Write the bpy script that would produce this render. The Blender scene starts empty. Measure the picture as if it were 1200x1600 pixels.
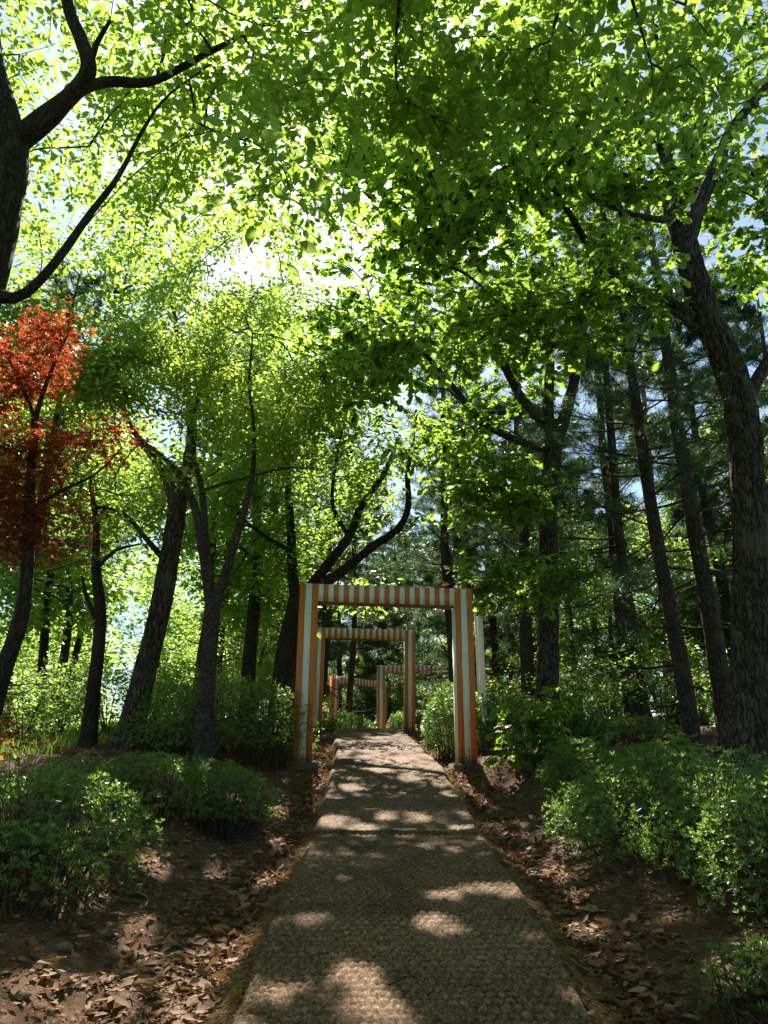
import bpy, math, random
import numpy as np
from mathutils import noise as mnoise, Vector

S = bpy.context.scene
C = S.collection
rng = np.random.default_rng(7)
random.seed(7)
R = math.radians

# ------------------------------------------------------------------ camera, sky, sun, exposure
PITCH = R(20.0)
EYE = 1.6
cam_d = bpy.data.cameras.new("camera")
cam_d.sensor_fit = 'VERTICAL'
cam_d.sensor_height = 36.0
cam_d.lens = 27.0                      # 1200 px focal length on a 1600 px tall frame
cam_d.clip_start = 0.05
cam_d.clip_end = 2000
cam = bpy.data.objects.new("camera", cam_d)
cam.location = (0, 0, EYE)
cam.rotation_euler = (R(90) + PITCH, 0, 0)
C.objects.link(cam)
S.camera = cam

SUN_EL, SUN_AZ = R(49.0), R(-5.7)      # azimuth from +Y towards +X
w = bpy.data.worlds.new("World")
S.world = w
w.use_nodes = True
nt = w.node_tree
bg = nt.nodes["Background"]
sky = nt.nodes.new("ShaderNodeTexSky")
sky.sky_type = 'NISHITA'
sky.sun_disc = False
sky.sun_elevation = SUN_EL
sky.sun_rotation = SUN_AZ
sky.air_density = 1.0
sky.dust_density = 0.8
tint = nt.nodes.new("ShaderNodeMix")
tint.data_type = 'RGBA'
tint.blend_type = 'MULTIPLY'
tint.inputs[0].default_value = 1
tint.inputs[7].default_value = (.90, 1.0, .96, 1)
nt.links.new(sky.outputs[0], tint.inputs[6])
nt.links.new(tint.outputs[2], bg.inputs[0])
bg.inputs[1].default_value = 0.055

sun_d = bpy.data.lights.new("sun", 'SUN')
sun_d.energy = 5.0
sun_d.angle = R(0.55)
sun_d.color = (1.0, 0.92, 0.82)
sun = bpy.data.objects.new("sun", sun_d)
sv = Vector((math.sin(SUN_AZ) * math.cos(SUN_EL), math.cos(SUN_AZ) * math.cos(SUN_EL), math.sin(SUN_EL)))
sun.rotation_euler = sv.to_track_quat('Z', 'Y').to_euler()
sun.location = sv * 50
C.objects.link(sun)

S.view_settings.view_transform = 'Standard'
S.view_settings.look = 'None'
S.view_settings.exposure = 1.78
S.view_settings.gamma = 1.0
S.view_settings.use_curve_mapping = False
S.render.engine = 'CYCLES'
cy = S.cycles
cy.max_bounces = 7
cy.diffuse_bounces = 4
cy.glossy_bounces = 2
cy.transmission_bounces = 5
cy.transparent_max_bounces = 4
cy.caustics_reflective = False
cy.caustics_refractive = False
cy.use_adaptive_sampling = True
cy.adaptive_threshold = 0.02


# ------------------------------------------------------------------ placing helpers
def P(px, py, Y):
    """World point seen at photo pixel (px, py) of the 1200x1600 frame, Y metres ahead."""
    cx, up = (px - 600) / 1200.0, (800 - py) / 1200.0
    y = math.cos(PITCH) - up * math.sin(PITCH)
    z = math.sin(PITCH) + up * math.cos(PITCH)
    t = Y / y
    return np.array((cx * t, Y, EYE + z * t))


PY = np.array([-400, -10, 0, 3.7, 4.6, 5.6, 7.6, 9, 11, 13.6, 18.5, 21, 30, 60, 400.])
PZ = np.array([-60, -1.6, 0, .665, .81, .935, 1.15, 1.40, 1.78, 2.17, 2.85, 3.02, 3.1, 2.6, 2.0])
CY = np.array([-10, 0, 3.8, 7.6, 11.3, 15, 20, 26, 34, 60.])
CX = np.array([.1, .1, .12, .13, .06, -.14, -.46, -.9, -1.2, -1.5])
# depth and height across the path, by distance from its centre line
UL = np.array([-400, -120, -60, -30, -14, -8, -6.2, -4.5, -3.2, -2.2, -1.5, -1.02, -.8, .8, 1.0, 1.5, 2.3, 3.5, 6, 10, 25, 60, 120, 400])
UZ = np.array([30, 12, -6, -9, -3.4, -.5, .12, .26, .30, .20, -.02, -.10, -.02, -.02, -.10, .02, .22, .30, .34, -.1, -3.5, -5, 6, 20])


def smooth_interp(x, xp, fp):
    return np.interp(x, xp, fp)


def pathz(y):
    y = np.asarray(y, float)
    return (smooth_interp(y - .7, PY, PZ) + smooth_interp(y, PY, PZ) * 2 + smooth_interp(y + .7, PY, PZ)) / 4


def pathx(y):
    y = np.asarray(y, float)
    return (smooth_interp(y - 1.2, CY, CX) + smooth_interp(y, CY, CX) + smooth_interp(y + 1.2, CY, CX)) / 3


def vnoise(x, y, s, seed=0):
    """cheap smooth value noise, vectorised"""
    x = np.asarray(x, float) / s + seed * 17.3
    y = np.asarray(y, float) / s + seed * 31.7
    xi, yi = np.floor(x), np.floor(y)
    fx, fy = x - xi, y - yi
    fx = fx * fx * (3 - 2 * fx)
    fy = fy * fy * (3 - 2 * fy)

    def h(a, b):
        v = np.sin(a * 127.1 + b * 311.7 + seed * 74.7) * 43758.5453
        return v - np.floor(v)
    return (h(xi, yi) * (1 - fx) * (1 - fy) + h(xi + 1, yi) * fx * (1 - fy) + h(xi, yi + 1) * (1 - fx) * fy + h(xi + 1, yi + 1) * fx * fy) * 2 - 1


def ground(x, y):
    x, y = np.asarray(x, float), np.asarray(y, float)
    u = x - pathx(y)
    c = (np.interp(u - .12, UL, UZ) + np.interp(u, UL, UZ) + np.interp(u + .12, UL, UZ)) / 3
    far = np.clip((y - 28) / 30, 0, 1)
    z = pathz(y) + c
    side = np.clip((np.abs(u) - .85) / .5, 0, 1)
    for gx, gy, gr in ((-1.15, 11.25, .16), (1.2, 11.5, .13), (-1.7, 19.8, .1), (.66, 19.9, .1)):      # earth banked round the gates' footings
        z = z + gr * np.exp(-(((x - gx) / .38) ** 2 + ((y - gy) / .5) ** 2) ** 1.5)
    z = z + side * (.05 * vnoise(x, y, .55, 1) + .03 * vnoise(x, y, .21, 2) + .09 * vnoise(x, y, 1.7, 3))
    z = z + np.clip((np.abs(u) - 6) / 12, 0, 1) * 0.6 * vnoise(x, y, 6, 4) + np.clip((np.abs(u) - 30) / 60, 0, 1) * 4 * vnoise(x, y, 40, 5)
    return z


def G(x, y):
    return float(ground(x, y))


# ------------------------------------------------------------------ mesh building
class MB:
    """collects numpy triangles and quads, links them as one object"""

    def __init__(self):
        self.v, self.f3, self.f4, self.a, self.m3, self.m4 = [], [], [], [], [], []
        self.n = 0

    def add(self, v, f3=None, f4=None, a=None, m=0):
        v = np.asarray(v, float).reshape(-1, 3)
        if f3 is not None and len(f3):
            self.f3.append(np.asarray(f3) + self.n)
            self.m3.append(np.full(len(f3), m))
        if f4 is not None and len(f4):
            self.f4.append(np.asarray(f4) + self.n)
            self.m4.append(np.full(len(f4), m))
        self.v.append(v)
        self.a.append(np.zeros(len(v)) if a is None else np.asarray(a, float))
        self.n += len(v)

    def mesh(self, name, mats, smooth=False, attr=True):
        me = bpy.data.meshes.new(name)
        v = np.concatenate(self.v)
        f3 = np.concatenate(self.f3) if self.f3 else np.zeros((0, 3), int)
        f4 = np.concatenate(self.f4) if self.f4 else np.zeros((0, 4), int)
        me.vertices.add(len(v))
        me.vertices.foreach_set("co", v.astype(np.float32).ravel())
        loops = np.concatenate([f3.ravel(), f4.ravel()]).astype(np.int32)
        me.loops.add(len(loops))
        me.loops.foreach_set("vertex_index", loops)
        me.polygons.add(len(f3) + len(f4))
        ls = np.concatenate([np.arange(len(f3)) * 3, len(f3) * 3 + np.arange(len(f4)) * 4]).astype(np.int32)
        me.polygons.foreach_set("loop_start", ls)
        mi = np.concatenate((self.m3 + self.m4) or [np.zeros(0)]).astype(np.int32)
        if len(mi) and mi.max() > 0:
            mm = np.concatenate([np.concatenate(self.m3) if self.m3 else np.zeros(0), np.concatenate(self.m4) if self.m4 else np.zeros(0)]).astype(np.int32)
            me.polygons.foreach_set("material_index", mm)
        if smooth:
            me.polygons.foreach_set("use_smooth", np.ones(len(f3) + len(f4), bool))
        if attr:
            at = me.attributes.new("rnd", 'FLOAT', 'POINT')
            at.data.foreach_set("value", np.concatenate(self.a).astype(np.float32))
        for m in (mats if isinstance(mats, (list, tuple)) else [mats]):
            me.materials.append(m)
        me.update(calc_edges=True)
        return me

    def build(self, name, mats, parent=None, smooth=False):
        return link(name, self.mesh(name, mats, smooth), parent)


def link(name, data, parent=None, kind=None):
    o = bpy.data.objects.new(name, data)
    C.objects.link(o)
    if parent is not None:
        o.parent = parent
    if kind:
        o["kind"] = kind
    return o


def thing(name, label, cat, loc=(0, 0, 0), group=None):
    o = bpy.data.objects.new(name, None)
    o.empty_display_size = .2
    C.objects.link(o)
    o.location = loc
    return tag(o, label, cat, group)


def tag(o, label, cat, group=None, kind=None):
    o["label"] = label
    o["category"] = cat
    if group:
        o["group"] = group
    if kind:
        o["kind"] = kind
    return o


def copy_tree(o, parent=None):
    c = o.copy()
    C.objects.link(c)
    c.parent = parent
    for ch in list(o.children):
        copy_tree(ch, c)
    return c


BOXF = [(0, 3, 2, 1), (4, 5, 6, 7), (0, 1, 5, 4), (1, 2, 6, 5), (2, 3, 7, 6), (3, 0, 4, 7)]


def box(mb, x0, x1, y0, y1, z0, z1, m=0, a=0.):
    v = [(x0, y0, z0), (x1, y0, z0), (x1, y1, z0), (x0, y1, z0), (x0, y0, z1), (x1, y0, z1), (x1, y1, z1), (x0, y1, z1)]
    mb.add(v, f4=BOXF, m=m, a=[a] * 8)


def catmull(pts, rad, step):
    pts, rad = np.asarray(pts, float), np.asarray(rad, float)
    if len(pts) < 3:
        n = max(2, int(np.linalg.norm(pts[-1] - pts[0]) / step) + 1)
        t = np.linspace(0, 1, n)[:, None]
        return pts[0] * (1 - t) + pts[-1] * t, rad[0] * (1 - t[:, 0]) + rad[-1] * t[:, 0]
    e = np.vstack([2 * pts[0] - pts[1], pts, 2 * pts[-1] - pts[-2]])
    out, ro = [], []
    for i in range(len(pts) - 1):
        p0, p1, p2, p3 = e[i:i + 4]
        n = max(2, int(np.linalg.norm(p2 - p1) / step))
        for k in range(n):
            t = k / n
            out.append(.5 * ((2 * p1) + (-p0 + p2) * t + (2 * p0 - 5 * p1 + 4 * p2 - p3) * t * t + (-p0 + 3 * p1 - 3 * p2 + p3) * t ** 3))
            ro.append(rad[i] * (1 - t) + rad[i + 1] * t)
    out.append(pts[-1])
    ro.append(rad[-1])
    return np.array(out), np.array(ro)


def tube(mb, pts, rad, seg=8, step=.25, rough=0., ridge=0, resample=True, cap=True):
    """tapered tube along a curve; rough = relative uneven girth, ridge = furrow depth (m) with real bark ridges"""
    if resample:
        pts, rad = catmull(pts, rad, step)
    else:
        pts, rad = np.asarray(pts, float), np.asarray(rad, float)
    n = len(pts)
    d = np.gradient(pts, axis=0)
    d /= np.linalg.norm(d, axis=1)[:, None] + 1e-9
    ref = np.array([.21, .97, .1]) if abs(d[0][1]) < .8 else np.array([1., 0, 0.])
    b1 = np.cross(d, ref)
    b1 /= np.linalg.norm(b1, axis=1)[:, None] + 1e-9
    b2 = np.cross(d, b1)
    th = np.linspace(0, 2 * math.pi, seg, endpoint=False)
    L = np.concatenate([[0], np.cumsum(np.linalg.norm(np.diff(pts, axis=0), axis=1))])
    rr = rad[:, None] * np.ones(seg)[None]
    if rough:
        rr = rr * (1 + rough * vnoise(np.cos(th)[None] * 1.3 + L[:, None] * 0, L[:, None] * 1.6 + np.sin(th)[None] * 1.3, .7, 9))
    if ridge:
        a = th[None] * rad.mean() * 1.0 + .018 * vnoise(L[:, None] * 6 + 0 * th, th[None] * 1.5 + 0 * L[:, None], 1, 3)
        # wrap safe: sample noise round a circle
        cxn, sxn = np.cos(th)[None] * rad.mean(), np.sin(th)[None] * rad.mean()
        nn = vnoise(cxn * 30 + L[:, None] * 1.9, sxn * 30 - L[:, None] * 1.3, 1.0, 5)
        n2 = vnoise(cxn * 60 + L[:, None] * 5, sxn * 60 + L[:, None] * 4, 1.0, 6)
        rr = rr + ridge * (1 - 2.2 * np.abs(nn)) + ridge * .35 * n2
    v = pts[:, None] + b1[:, None] * (np.cos(th)[None, :, None] * rr[..., None]) + b2[:, None] * (np.sin(th)[None, :, None] * rr[..., None])
    i = np.arange(n - 1)[:, None] * seg
    j = np.arange(seg)[None]
    k = (j + 1) % seg
    f = np.stack([i + j, i + k, i + seg + k, i + seg + j], -1).reshape(-1, 4)
    vv = v.reshape(-1, 3)
    f3 = None
    if cap:
        vv = np.vstack([vv, pts[-1] + d[-1] * rad[-1] * .6])
        f3 = [((n - 1) * seg + q, (n - 1) * seg + (q + 1) % seg, n * seg) for q in range(seg)]
    mb.add(vv, f3=f3, f4=f, a=np.full(len(vv), rng.random()))


# ------------------------------------------------------------------ leaf shapes: x along the blade, z up
def T(vs, fs):
    return np.array(vs, float), np.array(fs, int)


OVATE = T([(0, 0, 0), (.5, 0, -.03), (1, 0, -.08), (.22, .2, .03), (.6, .23, .03), (.22, -.2, .03), (.6, -.23, .03)],
          [(0, 3, 1), (3, 4, 1), (4, 2, 1), (0, 1, 5), (5, 1, 6), (6, 1, 2)])
RHOMB = T([(0, 0, 0), (.5, .2, .03), (1, 0, 0), (.5, -.2, .03)], [(0, 1, 2), (0, 2, 3)])
WIDE = T([(0, 0, 0), (.5, .36, .05), (1, 0, -.05), (.45, -.36, .05)], [(0, 1, 2), (0, 2, 3)])


def _oak():
    side = [(.12, .05), (.3, .15), (.36, .09), (.52, .25), (.58, .16), (.76, .33), (.82, .2), (.94, .17)]
    v = [(0, 0, 0), (.35, 0, -.02), (.7, 0, -.03), (1.03, 0, -.12)]
    f = []
    for s in (1, -1):
        b = len(v)
        for x, y in side:
            v.append((x, y * s, .05 * y * 2 - .1 * x * x))
        ch = [0] + [b + k for k in range(8)] + [3]
        hub = [1, 1, 1, 1, 2, 2, 2, 2, 2]
        for k in range(9):
            t = (ch[k], ch[k + 1], hub[k])
            f.append(t if s < 0 else t[::-1])
        f.append((1, b + 3, 2))
    return T(v, f)


OAK = _oak()
OAKS = T([(0, 0, 0), (.35, .14, .02), (.42, .08, 0), (.75, .3, .02), (1, 0, -.1), (.75, -.3, .02), (.42, -.08, 0), (.35, -.14, .02)],
         [(0, 1, 2), (0, 2, 6), (0, 6, 7), (2, 3, 4), (2, 4, 6), (6, 4, 5)])


def _maple():
    v = [(.25, 0, 0)]
    an = [0, 40, 82, 128]
    ln = [.75, .62, .5, .33]
    tips = [(a, l) for a, l in zip(an, ln)]
    full = [(-a, l) for a, l in tips[:0:-1]] + tips
    out = []
    for k, (a, l) in enumerate(full):
        out.append((a, l, True))
        if k < len(full) - 1:
            out.append(((a + full[k + 1][0]) / 2, .2, False))
    for a, l, tp in out:
        v.append((.25 + l * math.cos(R(a)), l * math.sin(R(a)), -.1 * l if tp else .02))
    f = [(0, k, k + 1) for k in range(1, len(v) - 1)]
    return T(v, f)


MAPLE = _maple()


def _tuft(n, ln, wd, spread, seed):
    r = random.Random(seed)
    v, f = [], []
    for k in range(n):
        a = 2 * math.pi * k / n * 2.4 + r.random()
        s = spread * (.35 + .65 * r.random())
        d = np.array((math.cos(s), math.sin(s) * math.cos(a), math.sin(s) * math.sin(a)))
        q = np.cross(d, (r.random() - .5, r.random() - .5, r.random() - .5))
        q /= np.linalg.norm(q)
        o = np.array((r.random() * .6 * ln - .5 * ln, 0, 0))
        b = len(v)
        v += [tuple(o - q * wd), tuple(o + q * wd), tuple(o + d * ln * (.7 + .4 * r.random()))]
        f.append((b, b + 1, b + 2))
    return T(v, f)


TUFT = _tuft(15, 1.0, .017, 1.15, 3)
TUFTF = _tuft(10, 1.0, .035, 1.15, 4)


def _whorl(n, seed, w=.2):
    r = random.Random(seed)
    v, f = [], []
    for k in range(n):
        a = 2 * math.pi * k / n + r.random() * .7
        el = .35 + .55 * r.random()
        L = .75 + .4 * r.random()
        d = np.array((math.cos(a) * math.cos(el), math.sin(a) * math.cos(el), math.sin(el)))
        q = np.array((-math.sin(a), math.cos(a), 0))
        b = len(v)
        v += [(0, 0, 0), tuple(d * L * .55 + q * L * w + (0, 0, .03)), tuple(d * L), tuple(d * L * .55 - q * L * w + (0, 0, .03))]
        f += [(b, b + 1, b + 2), (b, b + 2, b + 3)]
    return T(v, f)       # here z is the shoot's direction


WHORLS = [_whorl(6, 1, .135), _whorl(7, 2, .12), _whorl(5, 5, .15)]


def frames(ax, nm):
    ax = ax / (np.linalg.norm(ax, axis=1)[:, None] + 1e-9)
    sd = np.cross(nm, ax)
    sd /= np.linalg.norm(sd, axis=1)[:, None] + 1e-9
    nm = np.cross(ax, sd)
    return ax, sd, nm


def scatter(mb, tmpl, pos, ax, nm, size, rnd=None, m=0, widen=None):
    tv, tf = tmpl
    n = len(pos)
    if n == 0:
        return
    ax, sd, nm = frames(ax, nm)
    size = np.broadcast_to(np.asarray(size, float), (n,))
    wd = size if widen is None else size * widen
    v = pos[:, None] + (tv[None, :, 0, None] * ax[:, None] * size[:, None, None] + tv[None, :, 1, None] * sd[:, None] * wd[:, None, None]
                        + tv[None, :, 2, None] * nm[:, None] * size[:, None, None])
    f = tf[None] + (np.arange(n) * len(tv))[:, None, None]
    rnd = rng.random(n) if rnd is None else rnd
    mb.add(v.reshape(-1, 3), f3=f.reshape(-1, 3), a=np.repeat(rnd, len(tv)), m=m)


def unit(n):
    v = rng.normal(size=(n, 3))
    return v / np.linalg.norm(v, axis=1)[:, None]


# ------------------------------------------------------------------ materials
def mat(name):
    m = bpy.data.materials.new(name)
    m.use_nodes = True
    t = m.node_tree
    b = t.nodes["Principled BSDF"]
    return m, t, b, t.nodes["Material Output"]


def N(t, kind, **kw):
    n = t.nodes.new(kind)
    for k, v in kw.items():
        if isinstance(k, str) and hasattr(n, k):
            setattr(n, k, v)
        else:
            n.inputs[k.replace('_', ' ')].default_value = v
    return n


def ramp(t, src, stops, interp='LINEAR'):
    r = t.nodes.new("ShaderNodeValToRGB")
    r.color_ramp.interpolation = interp
    e = r.color_ramp.elements
    while len(e) < len(stops):
        e.new(.5)
    for el, (p, c) in zip(e, stops):
        el.position = p
        el.color = (*c, 1)
    t.links.new(src, r.inputs[0])
    return r.outputs[0]


def leaf_mat(name, cols, trans, tfac=.5, rough=.45, spec=.3):
    """cols: reflected colours over the per leaf number; trans: transmitted colours"""
    m, t, b, out = mat(name)
    at = N(t, "ShaderNodeAttribute", attribute_name="rnd")
    c = ramp(t, at.outputs['Fac'], [(i / (len(cols) - 1), x) for i, x in enumerate(cols)])
    ct = ramp(t, at.outputs['Fac'], [(i / (len(trans) - 1), x) for i, x in enumerate(trans)])
    t.links.new(c, b.inputs['Base Color'])
    b.inputs['Roughness'].default_value = rough
    b.inputs['Specular IOR Level'].default_value = spec
    tr = t.nodes.new("ShaderNodeBsdfTranslucent")
    t.links.new(ct, tr.inputs[0])
    mx = t.nodes.new("ShaderNodeMixShader")
    mx.inputs[0].default_value = tfac
    t.links.new(b.outputs[0], mx.inputs[1])
    t.links.new(tr.outputs[0], mx.inputs[2])
    t.links.new(mx.outputs[0], out.inputs[0])
    return m


M = {}
M['oak_leaf'] = leaf_mat("oak_leaf", [(.045, .085, .02), (.07, .12, .03), (.11, .16, .04)], [(.24, .44, .04), (.38, .60, .06), (.54, .76, .09)], .5)
M['elm_leaf'] = leaf_mat("elm_leaf", [(.05, .09, .025), (.07, .12, .035), (.11, .16, .05)], [(.27, .46, .05), (.42, .62, .08), (.58, .78, .13)], .5)
M['fine_leaf'] = leaf_mat("fine_leaf", [(.06, .12, .02), (.09, .16, .025), (.15, .21, .04)], [(.36, .54, .05), (.50, .68, .09), (.66, .80, .16)], .5, .5, .25)
M['far_leaf'] = leaf_mat("far_leaf", [(.05, .12, .02), (.08, .16, .03), (.14, .2, .04)], [(.30, .52, .06), (.44, .66, .09), (.62, .80, .14)], .5)
M['azalea_leaf'] = leaf_mat("azalea_leaf", [(.032, .07, .012), (.068, .125, .02), (.14, .21, .035)], [(.16, .34, .03), (.28, .48, .05), (.42, .62, .09)], .38, .35, .5)
M['red_leaf'] = leaf_mat("red_maple_leaf", [(.07, .018, .012), (.17, .03, .018), (.20, .06, .02)], [(.14, .025, .014), (.56, .085, .028), (.74, .22, .05)], .45)
M['needle'] = leaf_mat("pine_needle", [(.02, .05, .022), (.035, .08, .03), (.06, .11, .04)], [(.06, .14, .04), (.10, .2, .05), (.18, .3, .07)], .25, .4)
M['grass'] = leaf_mat("grass_blade", [(.05, .11, .02), (.09, .17, .03), (.15, .2, .06)], [(.3, .55, .05), (.4, .65, .06), (.6, .7, .15)], .4)
M['litter'] = leaf_mat("dead_leaf", [(.10, .045, .02), (.22, .12, .055), (.36, .24, .13)], [(.16, .07, .03), (.3, .15, .06), (.35, .22, .10)], .2, .7, .25)


def bark(name, dark, light, scale=9., zs=.16, bump=.5, rough=.9, lichen=None):
    m, t, b, out = mat(name)
    tc = N(t, "ShaderNodeTexCoord")
    mp = N(t, "ShaderNodeMapping")
    mp.inputs['Scale'].default_value = (1, 1, zs)
    t.links.new(tc.outputs['Object'], mp.inputs[0])
    n1 = N(t, "ShaderNodeTexNoise")
    n1.inputs['Scale'].default_value = scale
    n1.inputs['Detail'].default_value = 6
    n1.inputs['Roughness'].default_value = .65
    t.links.new(mp.outputs[0], n1.inputs[0])
    n1.inputs['Distortion'].default_value = .5
    rd = N(t, "ShaderNodeTexNoise")
    rd.inputs['Scale'].default_value = scale * 1.7
    rd.inputs['Detail'].default_value = 3
    rd.inputs['Roughness'].default_value = .5
    rd.inputs['Distortion'].default_value = .4
    t.links.new(mp.outputs[0], rd.inputs[0])
    s1 = N(t, "ShaderNodeMath", operation='SUBTRACT')
    t.links.new(rd.outputs[0], s1.inputs[0])
    s1.inputs[1].default_value = .5
    s2 = N(t, "ShaderNodeMath", operation='ABSOLUTE')
    t.links.new(s1.outputs[0], s2.inputs[0])
    r2 = N(t, "ShaderNodeMapRange")
    r2.inputs['From Max'].default_value = .11
    t.links.new(s2.outputs[0], r2.inputs[0])
    mul = N(t, "ShaderNodeMath", operation='MULTIPLY')
    t.links.new(r2.outputs[0], mul.inputs[0])
    t.links.new(n1.outputs[0], mul.inputs[1])
    stops = [(.05, dark), (.35, tuple((a + c) / 2 for a, c in zip(dark, light))), (.62, light)]
    col = ramp(t, mul.outputs[0], stops)
    n3 = N(t, "ShaderNodeTexNoise")
    n3.inputs['Scale'].default_value = 2.2
    n3.inputs['Detail'].default_value = 3
    t.links.new(tc.outputs['Object'], n3.inputs[0])
    mixc = N(t, "ShaderNodeMix", data_type='RGBA', blend_type='MIX')
    fc = ramp(t, n3.outputs[0], [(.52, (0, 0, 0)), (.68, (.5, .5, .5))])
    t.links.new(fc, mixc.inputs[0])
    t.links.new(col, mixc.inputs[6])
    mixc.inputs[7].default_value = (*(lichen or light), 1)
    t.links.new(mixc.outputs[2], b.inputs['Base Color'])
    b.inputs['Roughness'].default_value = rough
    b.inputs['Specular IOR Level'].default_value = .2
    bp = N(t, "ShaderNodeBump")
    bp.inputs['Strength'].default_value = bump
    bp.inputs['Distance'].default_value = .03
    t.links.new(mul.outputs[0], bp.inputs['Height'])
    t.links.new(bp.outputs[0], b.inputs['Normal'])
    return m


M['bark_oak'] = bark("oak_bark", (.014, .011, .009), (.115, .092, .07), 15, .2, .9, lichen=(.12, .12, .09))
M['bark_dark'] = bark("dark_bark", (.014, .011, .009), (.06, .047, .037), 18, .3, .7)
M['bark_cherry'] = bark("cherry_bark", (.025, .018, .015), (.085, .064, .052), 7, 1.6, .5)
M['bark_pine'] = bark("pine_bark", (.022, .016, .013), (.10, .07, .052), 16, .3, .8)
M['twig'] = bark("twig_bark", (.03, .022, .017), (.08, .06, .045), 14, .5, .2)
M['stem'] = bark("shrub_stem", (.05, .035, .025), (.14, .10, .07), 30, .5, .2)


def soil_mat():
    m, t, b, out = mat("forest_soil")
    tc = N(t, "ShaderNodeTexCoord")

    def noise(s, d=5, r=.6):
        n = N(t, "ShaderNodeTexNoise")
        n.inputs['Scale'].default_value = s
        n.inputs['Detail'].default_value = d
        n.inputs['Roughness'].default_value = r
        t.links.new(tc.outputs['Object'], n.inputs[0])
        return n.outputs[0]
    a, bb, c = noise(1.3), noise(14, 8, .8), noise(70, 4, .75)
    base = ramp(t, bb, [(.34, (.06, .034, .018)), (.5, (.16, .092, .052)), (.66, (.30, .19, .115))])
    red = N(t, "ShaderNodeMix", data_type='RGBA', blend_type='MIX')
    t.links.new(ramp(t, a, [(.42, (0, 0, 0)), (.62, (.6, .6, .6))]), red.inputs[0])
    t.links.new(base, red.inputs[6])
    red.inputs[7].default_value = (.16, .085, .045, 1)
    fine = N(t, "ShaderNodeMix", data_type='RGBA', blend_type='MULTIPLY')
    fine.inputs[0].default_value = .8
    t.links.new(red.outputs[2], fine.inputs[6])
    t.links.new(ramp(t, c, [(.3, (.45, .45, .45)), (.55, (1, 1, 1)), (.72, (1.5, 1.45, 1.4))]), fine.inputs[7])
    # far off the sheet is leafy ground, not bare soil
    sp = N(t, "ShaderNodeSeparateXYZ")
    t.links.new(tc.outputs['Object'], sp.inputs[0])
    ab = N(t, "ShaderNodeMath", operation='ABSOLUTE')
    t.links.new(sp.outputs[0], ab.inputs[0])
    mr = N(t, "ShaderNodeMapRange")
    mr.inputs['From Min'].default_value = 7
    mr.inputs['From Max'].default_value = 14
    t.links.new(ab.outputs[0], mr.inputs[0])
    gr = N(t, "ShaderNodeMix", data_type='RGBA', blend_type='MIX')
    t.links.new(mr.outputs[0], gr.inputs[0])
    t.links.new(fine.outputs[2], gr.inputs[6])
    gr.inputs[7].default_value = (.05, .085, .025, 1)
    t.links.new(gr.outputs[2], b.inputs['Base Color'])
    b.inputs['Roughness'].default_value = .95
    b.inputs['Specular IOR Level'].default_value = .15
    bp = N(t, "ShaderNodeBump")
    bp.inputs['Strength'].default_value = .9
    bp.inputs['Distance'].default_value = .03
    ad = N(t, "ShaderNodeMath", operation='ADD')
    t.links.new(bb, ad.inputs[0])
    t.links.new(c, ad.inputs[1])
    t.links.new(ad.outputs[0], bp.inputs['Height'])
    t.links.new(bp.outputs[0], b.inputs['Normal'])
    return m


M['soil'] = soil_mat()


def coir_mat():
    m, t, b, out = mat("coir_matting")
    tc = N(t, "ShaderNodeTexCoord")

    def noise(s, sc, d=4, r=.7):
        mp = N(t, "ShaderNodeMapping")
        mp.inputs['Scale'].default_value = sc
        t.links.new(tc.outputs['Object'], mp.inputs[0])
        n = N(t, "ShaderNodeTexNoise")
        n.inputs['Scale'].default_value = s
        n.inputs['Detail'].default_value = d
        n.inputs['Roughness'].default_value = r
        n.inputs['Distortion'].default_value = .8
        t.links.new(mp.outputs[0], n.inputs[0])
        return n.outputs[0]
    fib = noise(75, (1, .45, 1), 5, .72)
    big = noise(1.1, (1, 1, 1), 3, .5)
    at = N(t, "ShaderNodeAttribute", attribute_name="rnd")     # 0 in the joints of the weave, 1 on the knots
    c1 = ramp(t, fib, [(.36, (.058, .033, .017)), (.5, (.155, .097, .052)), (.64, (.38, .26, .16))])
    jo = N(t, "ShaderNodeMix", data_type='RGBA', blend_type='MULTIPLY')
    jo.inputs[0].default_value = 1
    t.links.new(c1, jo.inputs[6])
    t.links.new(ramp(t, at.outputs['Fac'], [(0, (.36, .30, .24)), (.4, (.78, .75, .71)), (.9, (1.08, 1.08, 1.08))]), jo.inputs[7])
    dirt = N(t, "ShaderNodeMix", data_type='RGBA', blend_type='MULTIPLY')
    dirt.inputs[0].default_value = .7
    t.links.new(jo.outputs[2], dirt.inputs[6])
    t.links.new(ramp(t, big, [(.38, (.55, .48, .40)), (.5, (.9, .88, .84)), (.62, (1.15, 1.12, 1.08))]), dirt.inputs[7])
    t.links.new(dirt.outputs[2], b.inputs['Base Color'])
    b.inputs['Roughness'].default_value = .85
    b.inputs['Specular IOR Level'].default_value = .2
    bp = N(t, "ShaderNodeBump")
    bp.inputs['Strength'].default_value = .6
    bp.inputs['Distance'].default_value = .006
    t.links.new(fib, bp.inputs['Height'])
    t.links.new(bp.outputs[0], b.inputs['Normal'])
    return m


M['coir'] = coir_mat()


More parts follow.
